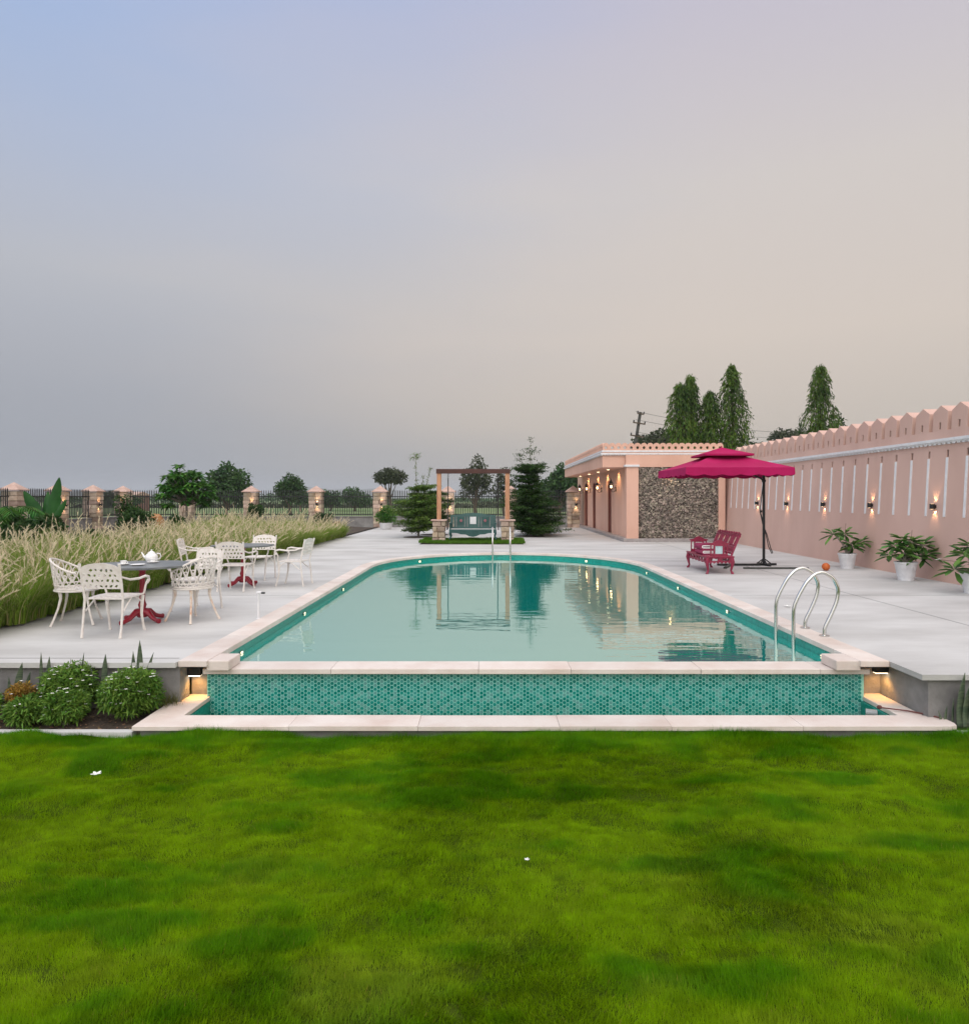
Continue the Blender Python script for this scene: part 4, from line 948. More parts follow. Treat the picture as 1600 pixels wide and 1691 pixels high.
# skirt with scallops
pts = []
for side in range(4):
    for k in range(48):
        s_ = k/48*2-1; u, v = [(s_,-1),(1,s_),(-s_,1),(-1,-s_)][side]; dep = .15+.035*abs(math.sin(math.pi*6*(s_+1)/2)); pts.append((mx_+u*hw, my_+v*hd, dep, s_))
n = len(pts); b.add([(x,y,2.27) for x,y,d,s_ in pts]+[(mx_+(x-mx_)*1.006,my_+(y-my_)*1.006,2.27-d) for x,y,d,s_ in pts], [(k,(k+1)%n,(k+1)%n+n,k+n) for k in range(n)])
cn = b.build('canopy', M['canopy'], um)
sm = cn.modifiers.new('cloth', 'SOLIDIFY'); sm.thickness = .004
b = MB(); vs, fs = pyramid(.56, .56, 2.615, 2.80, .02, 8); b.add(vs, fs)
n = 32; b.add([(v[0],v[1],v[2]) for v in vs[-32:]]+[(v[0],v[1],v[2]-.045) for v in vs[-32:]], [(k,(k+1)%n,(k+1)%n+n,k+n) for k in range(n)])
b.lathe([(.015,2.79),(.015,2.82),(.005,2.835)], 8, (mx_,my_,0)); c2 = b.build('top_vent', M['canopy'], cn); s2 = c2.modifiers.new('cloth','SOLIDIFY'); s2.thickness = .004
b = MB()
for sx in (-1,1):
    for sy in (-1,1): b.tube([(mx_,my_,2.62),(mx_+sx*hw*.97,my_+sy*hd*.97,2.255)], .012, 6)
b.tube([(mx_,my_,2.35),(mx_,my_,2.66)], .03, 8)
for dx_, dy_ in ((1,0),(-1,0),(0,1),(0,-1)): b.tube([(mx_,my_,2.60),(mx_+dx_*hw*.97,my_+dy_*hd*.97,2.24)], .010, 6)
b.build('rib_frame', M['black'], um)
b = MB(); b.tube([(0,0,.03),(0,0,2.18)], .032, 12); b.build('post', M['black'], um, smooth=True)
b = MB(); b.tube([(0,0,2.0),(-.08,-.02,2.06),(-.35,-.1,2.16),(mx_,my_,2.42)], .022, 8); b.sphere((0,0,2.0),.05,10,6); b.build('arm', M['black'], um, smooth=True)
b = MB(); b.tube([(-.03,-.03,1.95),(-.11,-.05,1.28),(-.04,-.05,.95),(.05,-.05,.75),(.14,-.05,.42),(.19,-.05,.30),(.17,-.05,.28),(.09,-.05,.45),(.0,-.05,.88),(-.10,-.05,1.27)], .010, 6); b.box((-.09,-.05,1.28),(.05,.04,.05)); b.box((0,-.03,.80),(.07,.05,.06)); b.build('crank_strap', M['black'], um)
b = MB(); b.box((0,0,.025),(.62,.05,.05),rz=R(8)); b.box((0,0,.026),(.05,.55,.048),rz=R(8))
for a in (0,90,180,270): c, s_ = math.cos(R(a)), math.sin(R(a)); b.tube([(c*.16,s_*.16,.05),(0,0,.17)], .014, 6)
b.box((-.62,-.06,.028),(1.0,.05,.045)); b.build('cross_foot', M['black'], um)
b = MB(); b.box((-.05,-.80,.02),(1.45,.07,.035)); b.box((-.99,-.40,.021),(.07,.8,.036),rz=R(-28)); b.build('base_bar', mat('dark grey base frame', (.05,.055,.05,1), .6), um)
# ball
b = MB(); b.sphere((7.4,15.0,.085),.085,20,14); o = b.build('ball', M['terracotta'], smooth=True); tag(o, 'small orange ball resting on the deck behind the steel hoops', 'ball')
# ---------------------------------------------------------------- floodlights at the pool corners
def flood(x, y, z, label, sx):
    th = thing('floodlight', label, 'floodlight', (x,y,z), 0)
    b = MB(); b.box((0,0,.0),(.13,.07,.085)); b.box((0,.05,.02),(.03,.06,.02)); b.build('housing', M['black'], th)
    b = MB(); b.box((0,-.002,-.045),(.115,.055,.006)); b.build('lens', mat('flood lens', (1,.9,.7,1), .4, emit=(1,.8,.55,1), estr=9), th)
    spot(th, (0,-.02,-.06), (R(14),0,0), 4.5, 140, .7, (1,.46,.10), .03)
    b = MB(); b.tube([(sx*.03,.04,.02),(sx*.09,.03,.03),(sx*.12,.02,-.05),(sx*.16,.03,-.2),(sx*.22,0,-.27)], .006, 6); b.build('cable', M['black'], th)
flood(-2.95,6.87,-.14,'lit black floodlight under the rim left of the tiled face',-1); flood(3.93,6.86,-.11,'lit black floodlight under the rim right of the tiled face',1)

# ================================================================== PLANTS
def bush(loc, rx, rz_, label, m, nleaf=2600, flowers=60, L=.06, Wd=.014, seed=0, group='flowering bushes in front of the left deck'):
    th = thing('flowering_bush', label, 'bush', loc, 0, group); rnd = random.Random(seed)
    blobs = [((0,0,rz_*1.0),(rx*.85,rx*.75,rz_*.85))]
    for k in range(9):
        a = rnd.uniform(0,6.28); blobs.append(((rx*.5*math.cos(a), rx*.45*math.sin(a), rz_*rnd.uniform(.75,1.4)),(rx*.42,rx*.42,rz_*.45)))
    f = foliage('foliage', blobs, int(nleaf*1.45), L*.85, Wd*.9, m, th, shell=.55, droop=.25, up=.3, spread=.95, seed=seed)
    b = MB()
    for k in range(7): a = rnd.uniform(0,6.28); q = rx*rnd.uniform(.2,.6); b.tube([(q*.3*math.cos(a),q*.3*math.sin(a),0),(q*.7*math.cos(a),q*.7*math.sin(a),rz_*.6),(q*math.cos(a),q*math.sin(a),rz_*1.1)], .006, 5)
    b.build('stem', M['palebark'], th)
    if flowers:
        r = np.random.default_rng(seed+5); P, O = blob_points(blobs, flowers*3, .97, r); ok = (P[:,2] > rz_*.75) & ((P[:,1] < rx*.3) | (P[:,2] > rz_*1.3)); P = P[ok][:flowers]
        b = MB()
        for p in P:
            for k in range(5):
                a = 2*math.pi*k/5+p[0]*50; d = Vector((math.cos(a),math.sin(a)*.8,.35)); sd = Vector((-math.sin(a),math.cos(a),0)); c = Vector(p)*1.02; s_ = .017
                b.add([c, c+d*s_*.6+sd*s_*.4, c+d*s_, c+d*s_*.6-sd*s_*.4], [(0,1,2,3)])
        b.build('white_flowers', M['petal'], th)
    return th
bush((-4.0,6.50,-.48), .27, .27, 'tall flowering bush behind the two lower ones at the left', M['f_bush'], 3600, 70, seed=1)
bush((-3.36,6.42,-.48), .30, .255, 'big rounded green bush dotted with white flowers, nearest the pool', M['f_bush'], 5200, 110, seed=2)
bush((-3.86,6.25,-.49), .20, .18, 'low flowering bush in front of the tall one', M['f_bush'], 2600, 50, seed=3)
bush((-4.22,6.22,-.49), .19, .15, 'low light green bush with few flowers, left of the pair', M['f_bush'], 2200, 18, seed=4)
bush((-4.38,6.42,-.48), .15, .19, 'small bush with yellow dried leaves', M['f_yellow'], 1500, 6, .05, .012, seed=5)
bush((-4.66,6.25,-.48), .20, .17, 'green bush cut by the left edge of the picture', M['f_bush'], 2200, 10, seed=6)
bush((-5.1,6.3,-.48), .20, .17, 'green bush beyond the left edge', M['f_bush'], 1600, 10, seed=7)
def snake(loc, specs, label):
    th = thing('snake_plant', label, 'plant', loc, 0, 'snake plants in the flower beds')
    for h, w_, dx, lx, ly in specs:
        w_ *= .95
        b = MB(); n = 14; vs = []
        for k in range(n+1):
            t_ = k/n; ww = w_*(.55+.45*math.sin(math.pi*min(.5,t_*1.0)))*(1 if t_ < .5 else (1-((t_-.5)/.5)**2.4)); ww = max(ww, .0012)
            xc = dx+lx*t_*t_; yc = ly*t_; z = h*t_; tw = .5*t_
            vs += [(xc-ww*math.cos(tw), yc-ww*math.sin(tw), z), (xc, yc+ww*.35, z), (xc+ww*math.cos(tw), yc+ww*math.sin(tw), z)]
        b.add(vs, [(3*k+j,3*k+1+j,3*k+4+j,3*k+3+j) for k in range(n) for j in (0,1)]); o = b.build('leaf', M['f_snake'], th, smooth=True)
        s_ = o.modifiers.new('thick','SOLIDIFY'); s_.thickness = .005
snake((-3.38,6.62,-.46), [(.68,.032,0,0,0),(.57,.026,-.06,-.01,.01),(.56,.022,.03,.10,.01)], 'three banded snake plant leaves behind the biggest bush, the tallest')
snake((-3.72,6.60,-.46), [(.55,.030,0,.02,0),(.45,.02,-.03,-.12,0)], 'snake plant between the tall and the biggest bush')
snake((-4.28,6.58,-.46), [(.57,.018,-.03,0,0),(.53,.028,.03,.02,0)], 'two upright snake plant leaves left of the tall bush')
snake((-4.02,6.62,-.46), [(.56,.015,.06,.04,0),(.50,.012,-.02,-.01,0)], 'thin snake plant tips rising behind the tall bush')
snake((-4.50,6.55,-.46), [(.48,.034,-.03,.06,0),(.40,.022,.05,.06,0),(.34,.018,-.09,-.01,0)], 'dark snake plant cluster over the yellowing bush')
snake((-4.74,6.45,-.46), [(.54,.045,0,-.05,0),(.4,.04,.05,.02,0)], 'broad snake plant leaf at the left picture edge')
snake((4.22,6.13,-.47), [(.50,.040,.0,.05,0),(.38,.036,.05,.04,0),(.46,.034,.10,.10,0)], 'pale broad snake plant at the right picture edge by the grey wall')
snake((4.11,6.16,-.47), [(.19,.016,.0,.02,0),(.26,.012,.07,.01,0),(.15,.013,-.03,-.03,0)], 'small dark snake plant beside the lit corner wall')
# dry grass tuft by the left floodlight
n = 220; P = np.stack([rng.normal(-3.09,.05,n), rng.normal(6.62,.05,n), np.full(n,-.47)],1); V, F = blade_arrays(P, unit(rng.normal(size=(n,2))+np.array([[.3,0]])), rng.uniform(.1,.3,n), np.full(n,.004), rng.uniform(.6,1.9,n), 4)
o = arrays_obj('grass_tuft', V, F, gm, colors=np.tile(np.array([[.13,.14,.04]]),(len(V),1))); tag(o, 'wispy dry grass tuft under the left floodlight', 'grass', kind='stuff')
# ---- potted frangipani
def pot_mesh(th, s):
    b = MB(); b.lathe([(.135*s,0),(.14*s,.07*s),(.15*s,.075*s),(.165*s,.20*s),(.17*s,.205*s),(.183*s,.30*s),(.195*s,.305*s),(.198*s,.34*s),(.185*s,.342*s),(.175*s,.31*s)], 28); p = b.build('pot', M['white'], th, smooth=True)
    b = MB(); b.lathe([(.001,.318*s),(.176*s,.312*s),(.176*s,.305*s)], 20); b.build('soil', M['soil'], p)
def frangipani(loc, label, heads, s=1.0, flower=None, Lf=.29, seed=0):
    th = thing('potted_frangipani', label, 'potted plant', loc, 0, 'potted frangipanis along the pink wall'); pot_mesh(th, s)
    r = np.random.default_rng(seed); b = MB(); PP = []; DD = []; NN = []; LL = []; WW = []
    for hx, hy, hz, nl in heads:
        mid = (hx*.35, hy*.35, .32*s+(hz-.32*s)*.5); b.tube([(0,0,.30*s),mid,(hx,hy,hz)], [.022,.016,.011], 6)
        for k in range(nl):
            a = k*2.4+r.uniform(-.3,.3); el = .75-1.15*k/nl+r.uniform(-.15,.15)
            d = np.array([math.cos(a)*math.cos(el), math.sin(a)*math.cos(el), math.sin(el)]); PP.append(np.array([hx,hy,hz])+d*.015-np.array([0,0,.05*k/nl])); DD.append(d); NN.append(np.array([-math.cos(a)*math.sin(el),-math.sin(a)*math.sin(el),math.cos(el)])+r.normal(size=3)*.15); LL.append(Lf*r.uniform(.75,1.15)); WW.append(.088*r.uniform(.85,1.15))
    b.build('stem', M['palebark'], th)
    V, F = leaf_arrays(np.array(PP), np.array(DD), np.array(NN), np.array(LL), np.array(WW), .30, .38, .5)
    arrays_obj('foliage', V, F, M['f_plum'], th, smooth=False)
    b = MB(); b.tube([(heads[0][0],heads[0][1],heads[0][2]),(heads[0][0]+.02,heads[0][1],heads[0][2]+.22)], .004, 5); b.build('flower_stalk', M['bark'], th)
    if flower:
        b = MB(); b.tube([heads[-1][:3], tuple(flower)], .004, 5)
        b.build('flower_twig', M['bark'], th)
        b = MB()
        for q in range(3):
            c0 = Vector(flower)+Vector((random.uniform(-.03,.03),random.uniform(-.03,.03),random.uniform(-.03,.02)))
            for k in range(5): a = 2*math.pi*k/5; d = Vector((math.cos(a),math.sin(a),.1)); sd = Vector((-math.sin(a),math.cos(a),0)); b.add([c0,c0+d*.02+sd*.014,c0+d*.038,c0+d*.02-sd*.014],[(0,1,2,3)])
        b.build('flower', M['petal'], th)
frangipani((8.13,15.5,0), 'smallest visible potted frangipani, sparse leaves in a white ribbed pot behind the orange ball', [(-.05,0,.80,16),(-.34,-.05,.80,13),(.33,0,.62,15),(.08,-.1,.52,12),(.17,.12,.55,9)], 1.0, seed=1)
frangipani((8.10,13.27,0), 'bushy potted frangipani in a white ribbed pot, the middle of the three', [(.10,0,.75,18),(.33,0,.70,18),(-.20,0,.70,15),(-.10,-.1,.55,14),(.16,-.12,.50,14),(.38,-.06,.52,13),(-.25,.1,.50,12),(.0,.1,.8,12)], 1.05, seed=2)
frangipani((8.13,11.45,0), 'potted frangipani with a small white flower, cut by the right edge', [(-.05,0,.80,16),(-.34,-.02,.42,16),(-.2,-.1,.68,14),(.25,0,.7,14),(.1,-.1,.5,12)], 1.05, flower=(-.60,-.02,.56), seed=3)
# ---- white bowl planter by the back wall
th = thing('bowl_planter', 'white bowl planter with a round oleander by the back wall', 'potted plant', (-5.2,34.6,0))
b = MB(); b.lathe([(.22,0),(.30,.10),(.33,.30),(.35,.32),(.33,.33),(.30,.28)], 24); b.build('bowl', M['white'], th, smooth=True)
foliage('foliage', [((0,0,.72),(.40,.4,.36)),((.2,0,.65),(.34,.3,.28)),((-.22,0,.62),(.3,.3,.26)),((0,0,.95),(.25,.25,.25))], 1500, .15, .032, M['f_green'], th, seed=61)
b = MB()
for k in range(5): b.tube([(0,0,.28),(.1*math.cos(k*1.3),.1*math.sin(k*1.3),.7)], .012, 5)
b.build('stem', M['bark'], th)
# ---- layered trees either side of the swing
def layered(loc, label, layers, spikes, m, seed, group=None, hgt=None):
    th = thing('layered_tree', label, 'tree', loc, 0, group); rnd = random.Random(seed); r = np.random.default_rng(seed)
    topz = max(l[0] for l in layers); b = MB(); b.tube([(0,0,0),(.02,0,topz*.5),(0,0,topz)], [.045,.03,.015], 8)
    PP = []; DD = []
    for z, rad, cx_ in layers:
        nbch = 17
        for k in range(nbch):
            a = 2*math.pi*k/nbch+rnd.uniform(-.2,.2); rl_ = rad*rnd.choice((.45,.6,.8,.95,1.15,1.25)); el = rnd.uniform(-.12,.24)
            p0 = Vector((0,0,z-.06+rnd.uniform(-.1,.1))); p1 = Vector((cx_+rl_*math.cos(a), rl_*math.sin(a), z+el*rl_)); b.tube([p0,p0.lerp(p1,.5)+Vector((0,0,.03)),p1], [.010,.006,.003], 4)
            nl = int(190*rl_+30); t_ = r.random(nl)**.75*.95+.08
            q = np.array(p0)[None]*(1-t_)[:,None]+np.array(p1)[None]*t_[:,None]; wd = .16*rl_*(1.15-t_)+.05
            off = r.normal(size=(nl,3))*wd[:,None]*np.array([1,1,.30]); PP.append(q+off)
            d = r.normal(size=(nl,3))*np.array([1,1,.35])+np.array([math.cos(a),math.sin(a),.2])*.9; DD.append(d)
    for sx, z0, z1, tufts in spikes:
        b.tube([(sx*.5,0,z0),(sx*.8,0,(z0+z1)/2),(sx,0,z1)], [.016,.010,.006], 5)
        for tz, tr_, nn_ in tufts:
            P = np.array([[sx,0,tz]])+r.normal(size=(nn_,3))*np.array([tr_,tr_,.045]); PP.append(P); DD.append(r.normal(size=(nn_,3)))
            for _ in range(4): a = rnd.uniform(0,6.28); b.tube([(sx,0,tz-.05),(sx+tr_*1.4*math.cos(a),tr_*1.4*math.sin(a),tz+.03)], .005, 4)
        nn_ = int((z1-z0)*40); tz = r.uniform(z0,z1,nn_); P = np.stack([sx*(.5+.5*(tz-z0)/(z1-z0))+r.normal(size=nn_)*.03, r.normal(size=nn_)*.03, tz],1); PP.append(P); DD.append(r.normal(size=(nn_,3)))
    b.build('trunk', M['palebark'], th)
    P = np.concatenate(PP); D = np.concatenate(DD); n = len(P)
    V, F = leaf_arrays(P, D, r.normal(size=(n,3))*.5+np.array([0,0,1.]), r.uniform(.06,.10,n), r.uniform(.026,.042,n), .15)
    arrays_obj('foliage', V, F, m, th)
layered((-2.85,27.7,0), 'fresh green layered tree with thin bare topped shoots, left of the swing', [(.35,.62,.0),(.60,.80,.05),(.85,.88,.0),(1.08,.92,-.05),(1.30,.86,.05),(1.50,.72,.1),(1.68,.52,.15),(1.98,.38,.0),(2.05,.32,.45)], [(-.12,1.7,3.28,[(3.22,.13,60),(3.35,.10,40)]),(.48,1.7,2.85,[(2.78,.05,14)]),(.20,1.7,2.5,[(2.45,.05,12)])], M['f_layer2'], 71, 'layered trees beside the swing')
layered((-2.35,29.6,0), 'second small layered tree just behind the fresh green one', [(.4,.4,0),(.65,.6,0),(.9,.7,0),(1.2,.7,0),(1.5,.6,0),(1.8,.4,0)], [], M['f_layer'], 72, 'layered trees beside the swing')
layered((1.72,28.4,0), 'tall dark layered tree with spindly tips, right of the swing', [(.22,1.1,.35),(.42,1.05,.25),(.62,1.0,.1),(.85,1.0,.05),(1.05,.98,.05),(1.25,.92,.05),(1.45,.8,.0),(1.65,.7,-.05),(1.86,.62,-.1),(2.08,.62,-.12),(2.30,.52,-.12),(2.5,.5,-.1),(2.72,.55,-.02),(2.9,.72,.08)], [(.02,2.8,4.05,[(3.5,.22,70),(3.62,.2,50),(4.05,.07,22),(3.2,.12,30)]),(-.45,2.7,3.45,[(3.38,.14,50),(3.2,.16,34)])], M['f_layer'], 73, 'layered trees beside the swing')
layered((2.1,29.8,0), 'low layered tree spreading behind the tall dark one', [(.3,.9,.1),(.6,.9,0),(.95,.85,0),(1.3,.7,0),(1.6,.5,0)], [], M['f_layer'], 74, 'layered trees beside the swing')
for k, (x, y) in enumerate(((-2.85,27.7),(1.72,28.4),(-2.35,29.6))):
    b = MB(); b.lathe([(.62,.002),(.6,.012),(.01,.03)], 20, (x,y,0)); o = b.build('tree_pit_soil', M['soil']); o['kind'] = 'structure'
# ---- broad trees
def tree(name, loc, label, h, w_, trunk_h, m, nleaf=2600, leaf=.5, seed=0, group=None, shape='round', cat='tree', trunk_r=.25, flat=.8):
    th = thing(name, label, cat, loc, 0, group); rnd = random.Random(seed); b = MB(); blobs = []
    ch = h-trunk_h
    b.tube([(0,0,0),(rnd.uniform(-.05,.05)*h,0,trunk_h*.6),(0,0,trunk_h+ch*.3)], [trunk_r,trunk_r*.7,trunk_r*.4], 8)
    nb2 = 15
    for k in range(nb2):
        a = 2.4*k; q = math.sqrt((k+.5)/nb2); 
        if shape == 'umbrella': cz = trunk_h+ch*(.62+.25*rnd.random()*(1-q)); rad = (w_*.5*.34, w_*.5*.34, ch*.20)
        else: cz = trunk_h+ch*(.22+.56*rnd.random()*(1-.35*q)+.12*(1-q)); rad = (w_*.5*.36, w_*.5*.36, ch*.22)
        c = (q*w_*.5*.70*math.cos(a), q*w_*.5*.70*math.sin(a), cz); s_ = rnd.uniform(.75,1.2); blobs.append((c, tuple(v*s_ for v in rad)))
        if k % 2 == 0: b.tube([(0,0,trunk_h*.8),(c[0]*.5,c[1]*.5,(trunk_h*.8+cz)/2),c], [trunk_r*.4,trunk_r*.22,trunk_r*.08], 5)
    b.build('trunk', M['bark'], th)
    foliage('crown', blobs, nleaf, leaf, leaf*.55, m, th, shell=.45, seed=seed, up=.1, spread=1.0)
    return th
# round leafy tree inside the fence
fr = thing('frangipani_tree', 'round leafy tree with large glossy leaves inside the fence at the left', 'tree', (-14.6,33.0,0)); r = np.random.default_rng(81); rnd = random.Random(81)
b = MB(); b.tube([(0,0,0),(.03,0,.7),(0,0,1.35)], [.07,.055,.05], 8); heads = []
for k in range(64):
    a = 2.4*k; q = math.sqrt((k+.5)/64); hx = 1.25*q*math.cos(a); hy = 1.2*q*math.sin(a); hz = 1.55+1.62*(1-q*q)**.6*rnd.uniform(.5,1)+rnd.uniform(-.2,.1)
    heads.append((hx,hy,hz)); heads.append((hx*.85,hy*.85,max(1.25,hz-rnd.uniform(.3,.8)))) if k % 2 == 0 else None; b.tube([(0,0,1.2),(hx*.5,hy*.5,1.2+(hz-1.2)*.6),(hx,hy,hz-.05)], [.035,.02,.01], 5)
b.build('trunk', M['palebark'], fr); PP=[];DD=[];NN=[]
for hx,hy,hz in heads:
    for k in range(15):
        a = 2.4*k+rnd.random(); el = .6-1.2*k/15; d = np.array([math.cos(a)*math.cos(el),math.sin(a)*math.cos(el),math.sin(el)]); PP.append([hx,hy,hz]); DD.append(d); NN.append([-math.cos(a)*math.sin(el)+rnd.gauss(0,.2),-math.sin(a)*math.sin(el)+rnd.gauss(0,.2),math.cos(el)])
V, F = leaf_arrays(np.array(PP), np.array(DD), np.array(NN), r.uniform(.26,.42,len(PP)), r.uniform(.10,.15,len(PP)), .3); arrays_obj('crown', V, F, M['f_green'], fr)
# trees beyond the fence
B = -.62; GF = 'trees in the field beyond the fence'
tree('broad_tree', (-30.5,80,B), 'large dark round tree beyond the fence right of the leafy tree', 6.8, 5.4, 1.0, M['f_far'], 4200, .40, 91, GF)
tree('broad_tree', (-25.0,86,B), 'slim pointed tree beyond the fence, second from the left', 5.4, 3.9, 1.0, M['f_far'], 2600, .34, 92, GF)
tree('broad_tree', (-30.2,110,B), 'tiny distant tree left of the feathery one', 4.6, 3.0, 1, M['f_far'], 800, .4, 90, GF)
tree('broad_tree', (-26.9,116,B), 'small round distant tree just right of the middle pillar', 4.2, 5.0, .6, M['f_far'], 1100, .45, 93, GF)
tree('broad_tree', (-22.0,112,B), 'second small round distant tree, right of the middle pillar', 4.4, 5.4, .6, M['f_far'], 1300, .45, 94, GF)
tree('acacia_tree', (-12.2,84,B), 'flat topped acacia with dark leaning trunk beyond the fence', 6.2, 4.6, 2.2, M['f_far2'], 2600, .30, 95, GF, 'umbrella')
tree('broad_tree', (-1.5,78,B), 'tall airy tree seen through the swing frame', 7.3, 4.4, 1.6, M['f_far2'], 2300, .30, 96, GF)
tree('broad_tree', (1.9,80,B), 'thinner tree right of the airy one, at the frame corner', 6.1, 3.2, 1.4, M['f_far2'], 1000, .30, 97, GF)
tree('broad_tree', (8.8,84,B), 'large rounded tree left of the pool house roof', 6.8, 6.6, 1.0, M['f_far'], 4600, .40, 98, GF)
tree('broad_tree', (11.2,92,B), 'lower tree beside the pool house eave', 4.8, 5.6, 1.0, M['f_far'], 2200, .42, 99, GF)
tree('broad_tree', (-50,92,B), 'low tree behind the corner pillar of the fence', 3.6, 3.6, .6, M['f_far'], 1300, .4, 100, GF)
tree('broad_tree', (-53.5,100,B), 'low wide tree left of the corner pillar', 3.2, 6.0, .6, M['f_far'], 1300, .4, 101, GF)
tree('broad_tree', (41.0,95,B), 'pale spreading tree seen over the pink wall battlements', 12.4, 4.6, 6, M['f_far2'], 2200, .35, 102, 'trees behind the pink wall', 'umbrella')
tree('broad_tree', (44.9,98,B), 'faint tree left of the lone tall ashoka', 12.9, 3.8, 6, M['f_far2'], 1600, .35, 103, 'trees behind the pink wall', 'umbrella')
tree('broad_tree', (15.3,62,B), 'pale feathery tree behind the leaning utility pole', 8.5, 6.0, 4, M['f_far2'], 3600, .30, 104, 'trees behind the pink wall', 'umbrella')
tree('broad_tree', (12.6,42.5,B), 'dense dark tree filling the gaps low behind the ashoka clump', 6.9, 4.6, 1.0, M['f_shrub'], 3600, .24, 107, 'trees behind the pink wall')
tree('broad_tree', (15.9,41.5,B), 'dark leafy branch tree right of the tallest ashoka', 6.3, 2.2, 2.0, M['f_shrub'], 2200, .22, 105, 'trees behind the pink wall')
tree('broad_tree', (21.0,41.0,B), 'low dark tree right of the lone ashoka', 7.4, 2.2, 3, M['f_shrub'], 1000, .24, 106, 'trees behind the pink wall')
# ashoka columns
def ashoka(x, y, h, w_, label, seed):
    th = thing('ashoka_tree', label, 'tree', (x,y,B), 0, 'tall ashoka trees behind the pink wall'); r = np.random.default_rng(seed); rnd = random.Random(seed)
    b = MB(); b.tube([(0,0,0),(.04,0,h*.5),(0,0,h*.96)], [.13,.08,.02], 8)
    PP=[]; DD=[]; nlim = int(h*17)
    for k in range(nlim):
        t_ = (k+.5)/nlim; z = h*(.12+.88*t_); a = 2.4*k; prof = min(1,(1-t_)*3.2+.06)**.6; rad = w_*.5*max(.16, prof)*rnd.choice((.5,.7,.85,1.0,1.1,1.3))
        dx, dy = math.cos(a), math.sin(a); L = rad*1.5
        nn_ = 66
        s_ = r.random(nn_); px = rad*np.minimum(1, s_*1.6); pz = z+.10-s_*s_*L*1.1
        P = np.stack([dx*px, dy*px, pz],1)+r.normal(size=(nn_,3))*.07; PP.append(P)
        DD.append(np.stack([np.full(nn_,dx*.45),np.full(nn_,dy*.45),np.full(nn_,-1.)],1)+r.normal(size=(nn_,3))*.35)
        b.tube([(0,0,z),(dx*rad*.6,dy*rad*.6,z+.02),(dx*rad,dy*rad,z-L*.5)], [.015,.01,.004], 4)
    b.build('trunk', M['bark'], th); P = np.concatenate(PP); D = np.concatenate(DD); n = len(P)
    V, F = leaf_arrays(P, D, r.normal(size=(n,3))+np.array([0,0,.3]), r.uniform(.15,.27,n), r.uniform(.035,.06,n), .1); arrays_obj('crown', V, F, M['f_ashoka'], th)
ashoka(11.15,40.0,8.85,1.75,'leftmost ashoka of the clump, wide and light green',111)
ashoka(12.0,40.6,9.4,1.35,'slim ashoka peeking out behind the leftmost one',112)
ashoka(13.05,40.3,8.45,1.8,'shortest ashoka in the middle of the clump',113)
ashoka(14.3,40.2,9.95,1.8,'tallest ashoka at the right of the clump',114)
ashoka(19.4,40.0,9.9,1.8,'lone ashoka standing apart over the pink wall',115)
# utility pole and wires
up_ = thing('utility_pole', 'leaning dark concrete utility pole with crossarms above the pool house roof', 'utility pole', (9.75,50,B), 0); up_.rotation_euler = (0, R(9), 0)
b = MB(); b.box((0,0,4.3),(.22,.28,8.6),taper=.8); b.build('pole', mat('weathered concrete pole', (.06,.058,.055,1), .9, (.1,.1,.09,1), 6), up_)
for z, w_ in ((8.45,.5),(7.75,.9),(6.8,1.0)):
    b = MB(); b.box((.0,-.18,z),(w_,.08,.09)); cr = b.build('crossarm', M['bark'], up_)
    b = MB()
    for sx in (-.45,.45): b.lathe([(.04,0),(.06,.04),(.04,.08),(.06,.12),(.02,.15)], 8, (sx*w_,-.18,z+.04))
    b.build('insulator', M['black'], cr)
b = MB()
for z0, x1, z1 in ((7.9,30,7.0),(7.3,30,6.6),(6.4,30,6.0),(6.2,28,5.2),(6.25,30,5.6)):
    b.tube([(10.7+(x1-10.7)*k/10, 49.8+.6*k, z0+(z1-z0)*k/10-1.3*math.sin(math.pi*k/10)*.5) for k in range(11)], .014, 4)
o = b.build('power_lines', M['black']); tag(o, 'thin black wires running right from the utility pole', 'wires')
# shrubs in the left garden
def shrub(loc, rx, rz_, m, label, n=1400, leaf=.10, seed=0, name='shrub', gaps=.5):
    th = thing(name, label, 'shrub', loc, 0, 'shrubs in the left garden bed'); rnd = random.Random(seed)
    bl = [((rnd.uniform(-.5,.5)*rx, rnd.uniform(-.4,.4)*rx, rz_*rnd.uniform(.5,1.35)), (rx*rnd.uniform(.3,.55),rx*rnd.uniform(.3,.5),rz_*rnd.uniform(.3,.5))) for _ in range(9)]
    foliage('foliage', bl, n, leaf, leaf*.42, m, th, shell=gaps, seed=seed, up=.3); b = MB()
    for k in range(5): b.tube([(0,0,0),(bl[k][0][0]*.6,bl[k][0][1]*.6,rz_*.5),bl[k][0]], .015, 4)
    b.build('stem', M['bark'], th); return th
shrub((-13.6,20.5,0), 1.0, .62, M['f_shrub'], 'dark arching shrub below the banana plant', 3600, .15, 121)
shrub((-16.9,24.0,0), 1.0, .7, M['f_shrub'], 'dark shrub left of the banana plant at the picture edge', 3000, .15, 122)
shrub((-12.4,24.2,0), .8, .75, M['f_shrub'], 'dark bush between two fence pillars, left of the brown rock', 2600, .12, 123)
shrub((-15.7,29.5,0), .45, 1.0, M['f_shrub'], 'tall thin climbing bush against the corner pillar', 1500, .12, 124)
shrub((-13.3,29,0), .55, .5, M['f_shrub'], 'small dark bush beside the brown rock', 1300, .12, 125)
shrub((-12.0,31.5,0), .95, .52, M['f_lime'], 'lime green mound of foliage behind the plumes', 3600, .13, 126)
shrub((-11.8,34.5,0), .50, .75, M['f_shrub'], 'small upright ficus in front of the lit pillar', 1900, .11, 127)
shrub((-8.1,33.5,0), .55, .52, M['f_shrub'], 'small bush before the middle fence pillar', 1200, .12, 128)
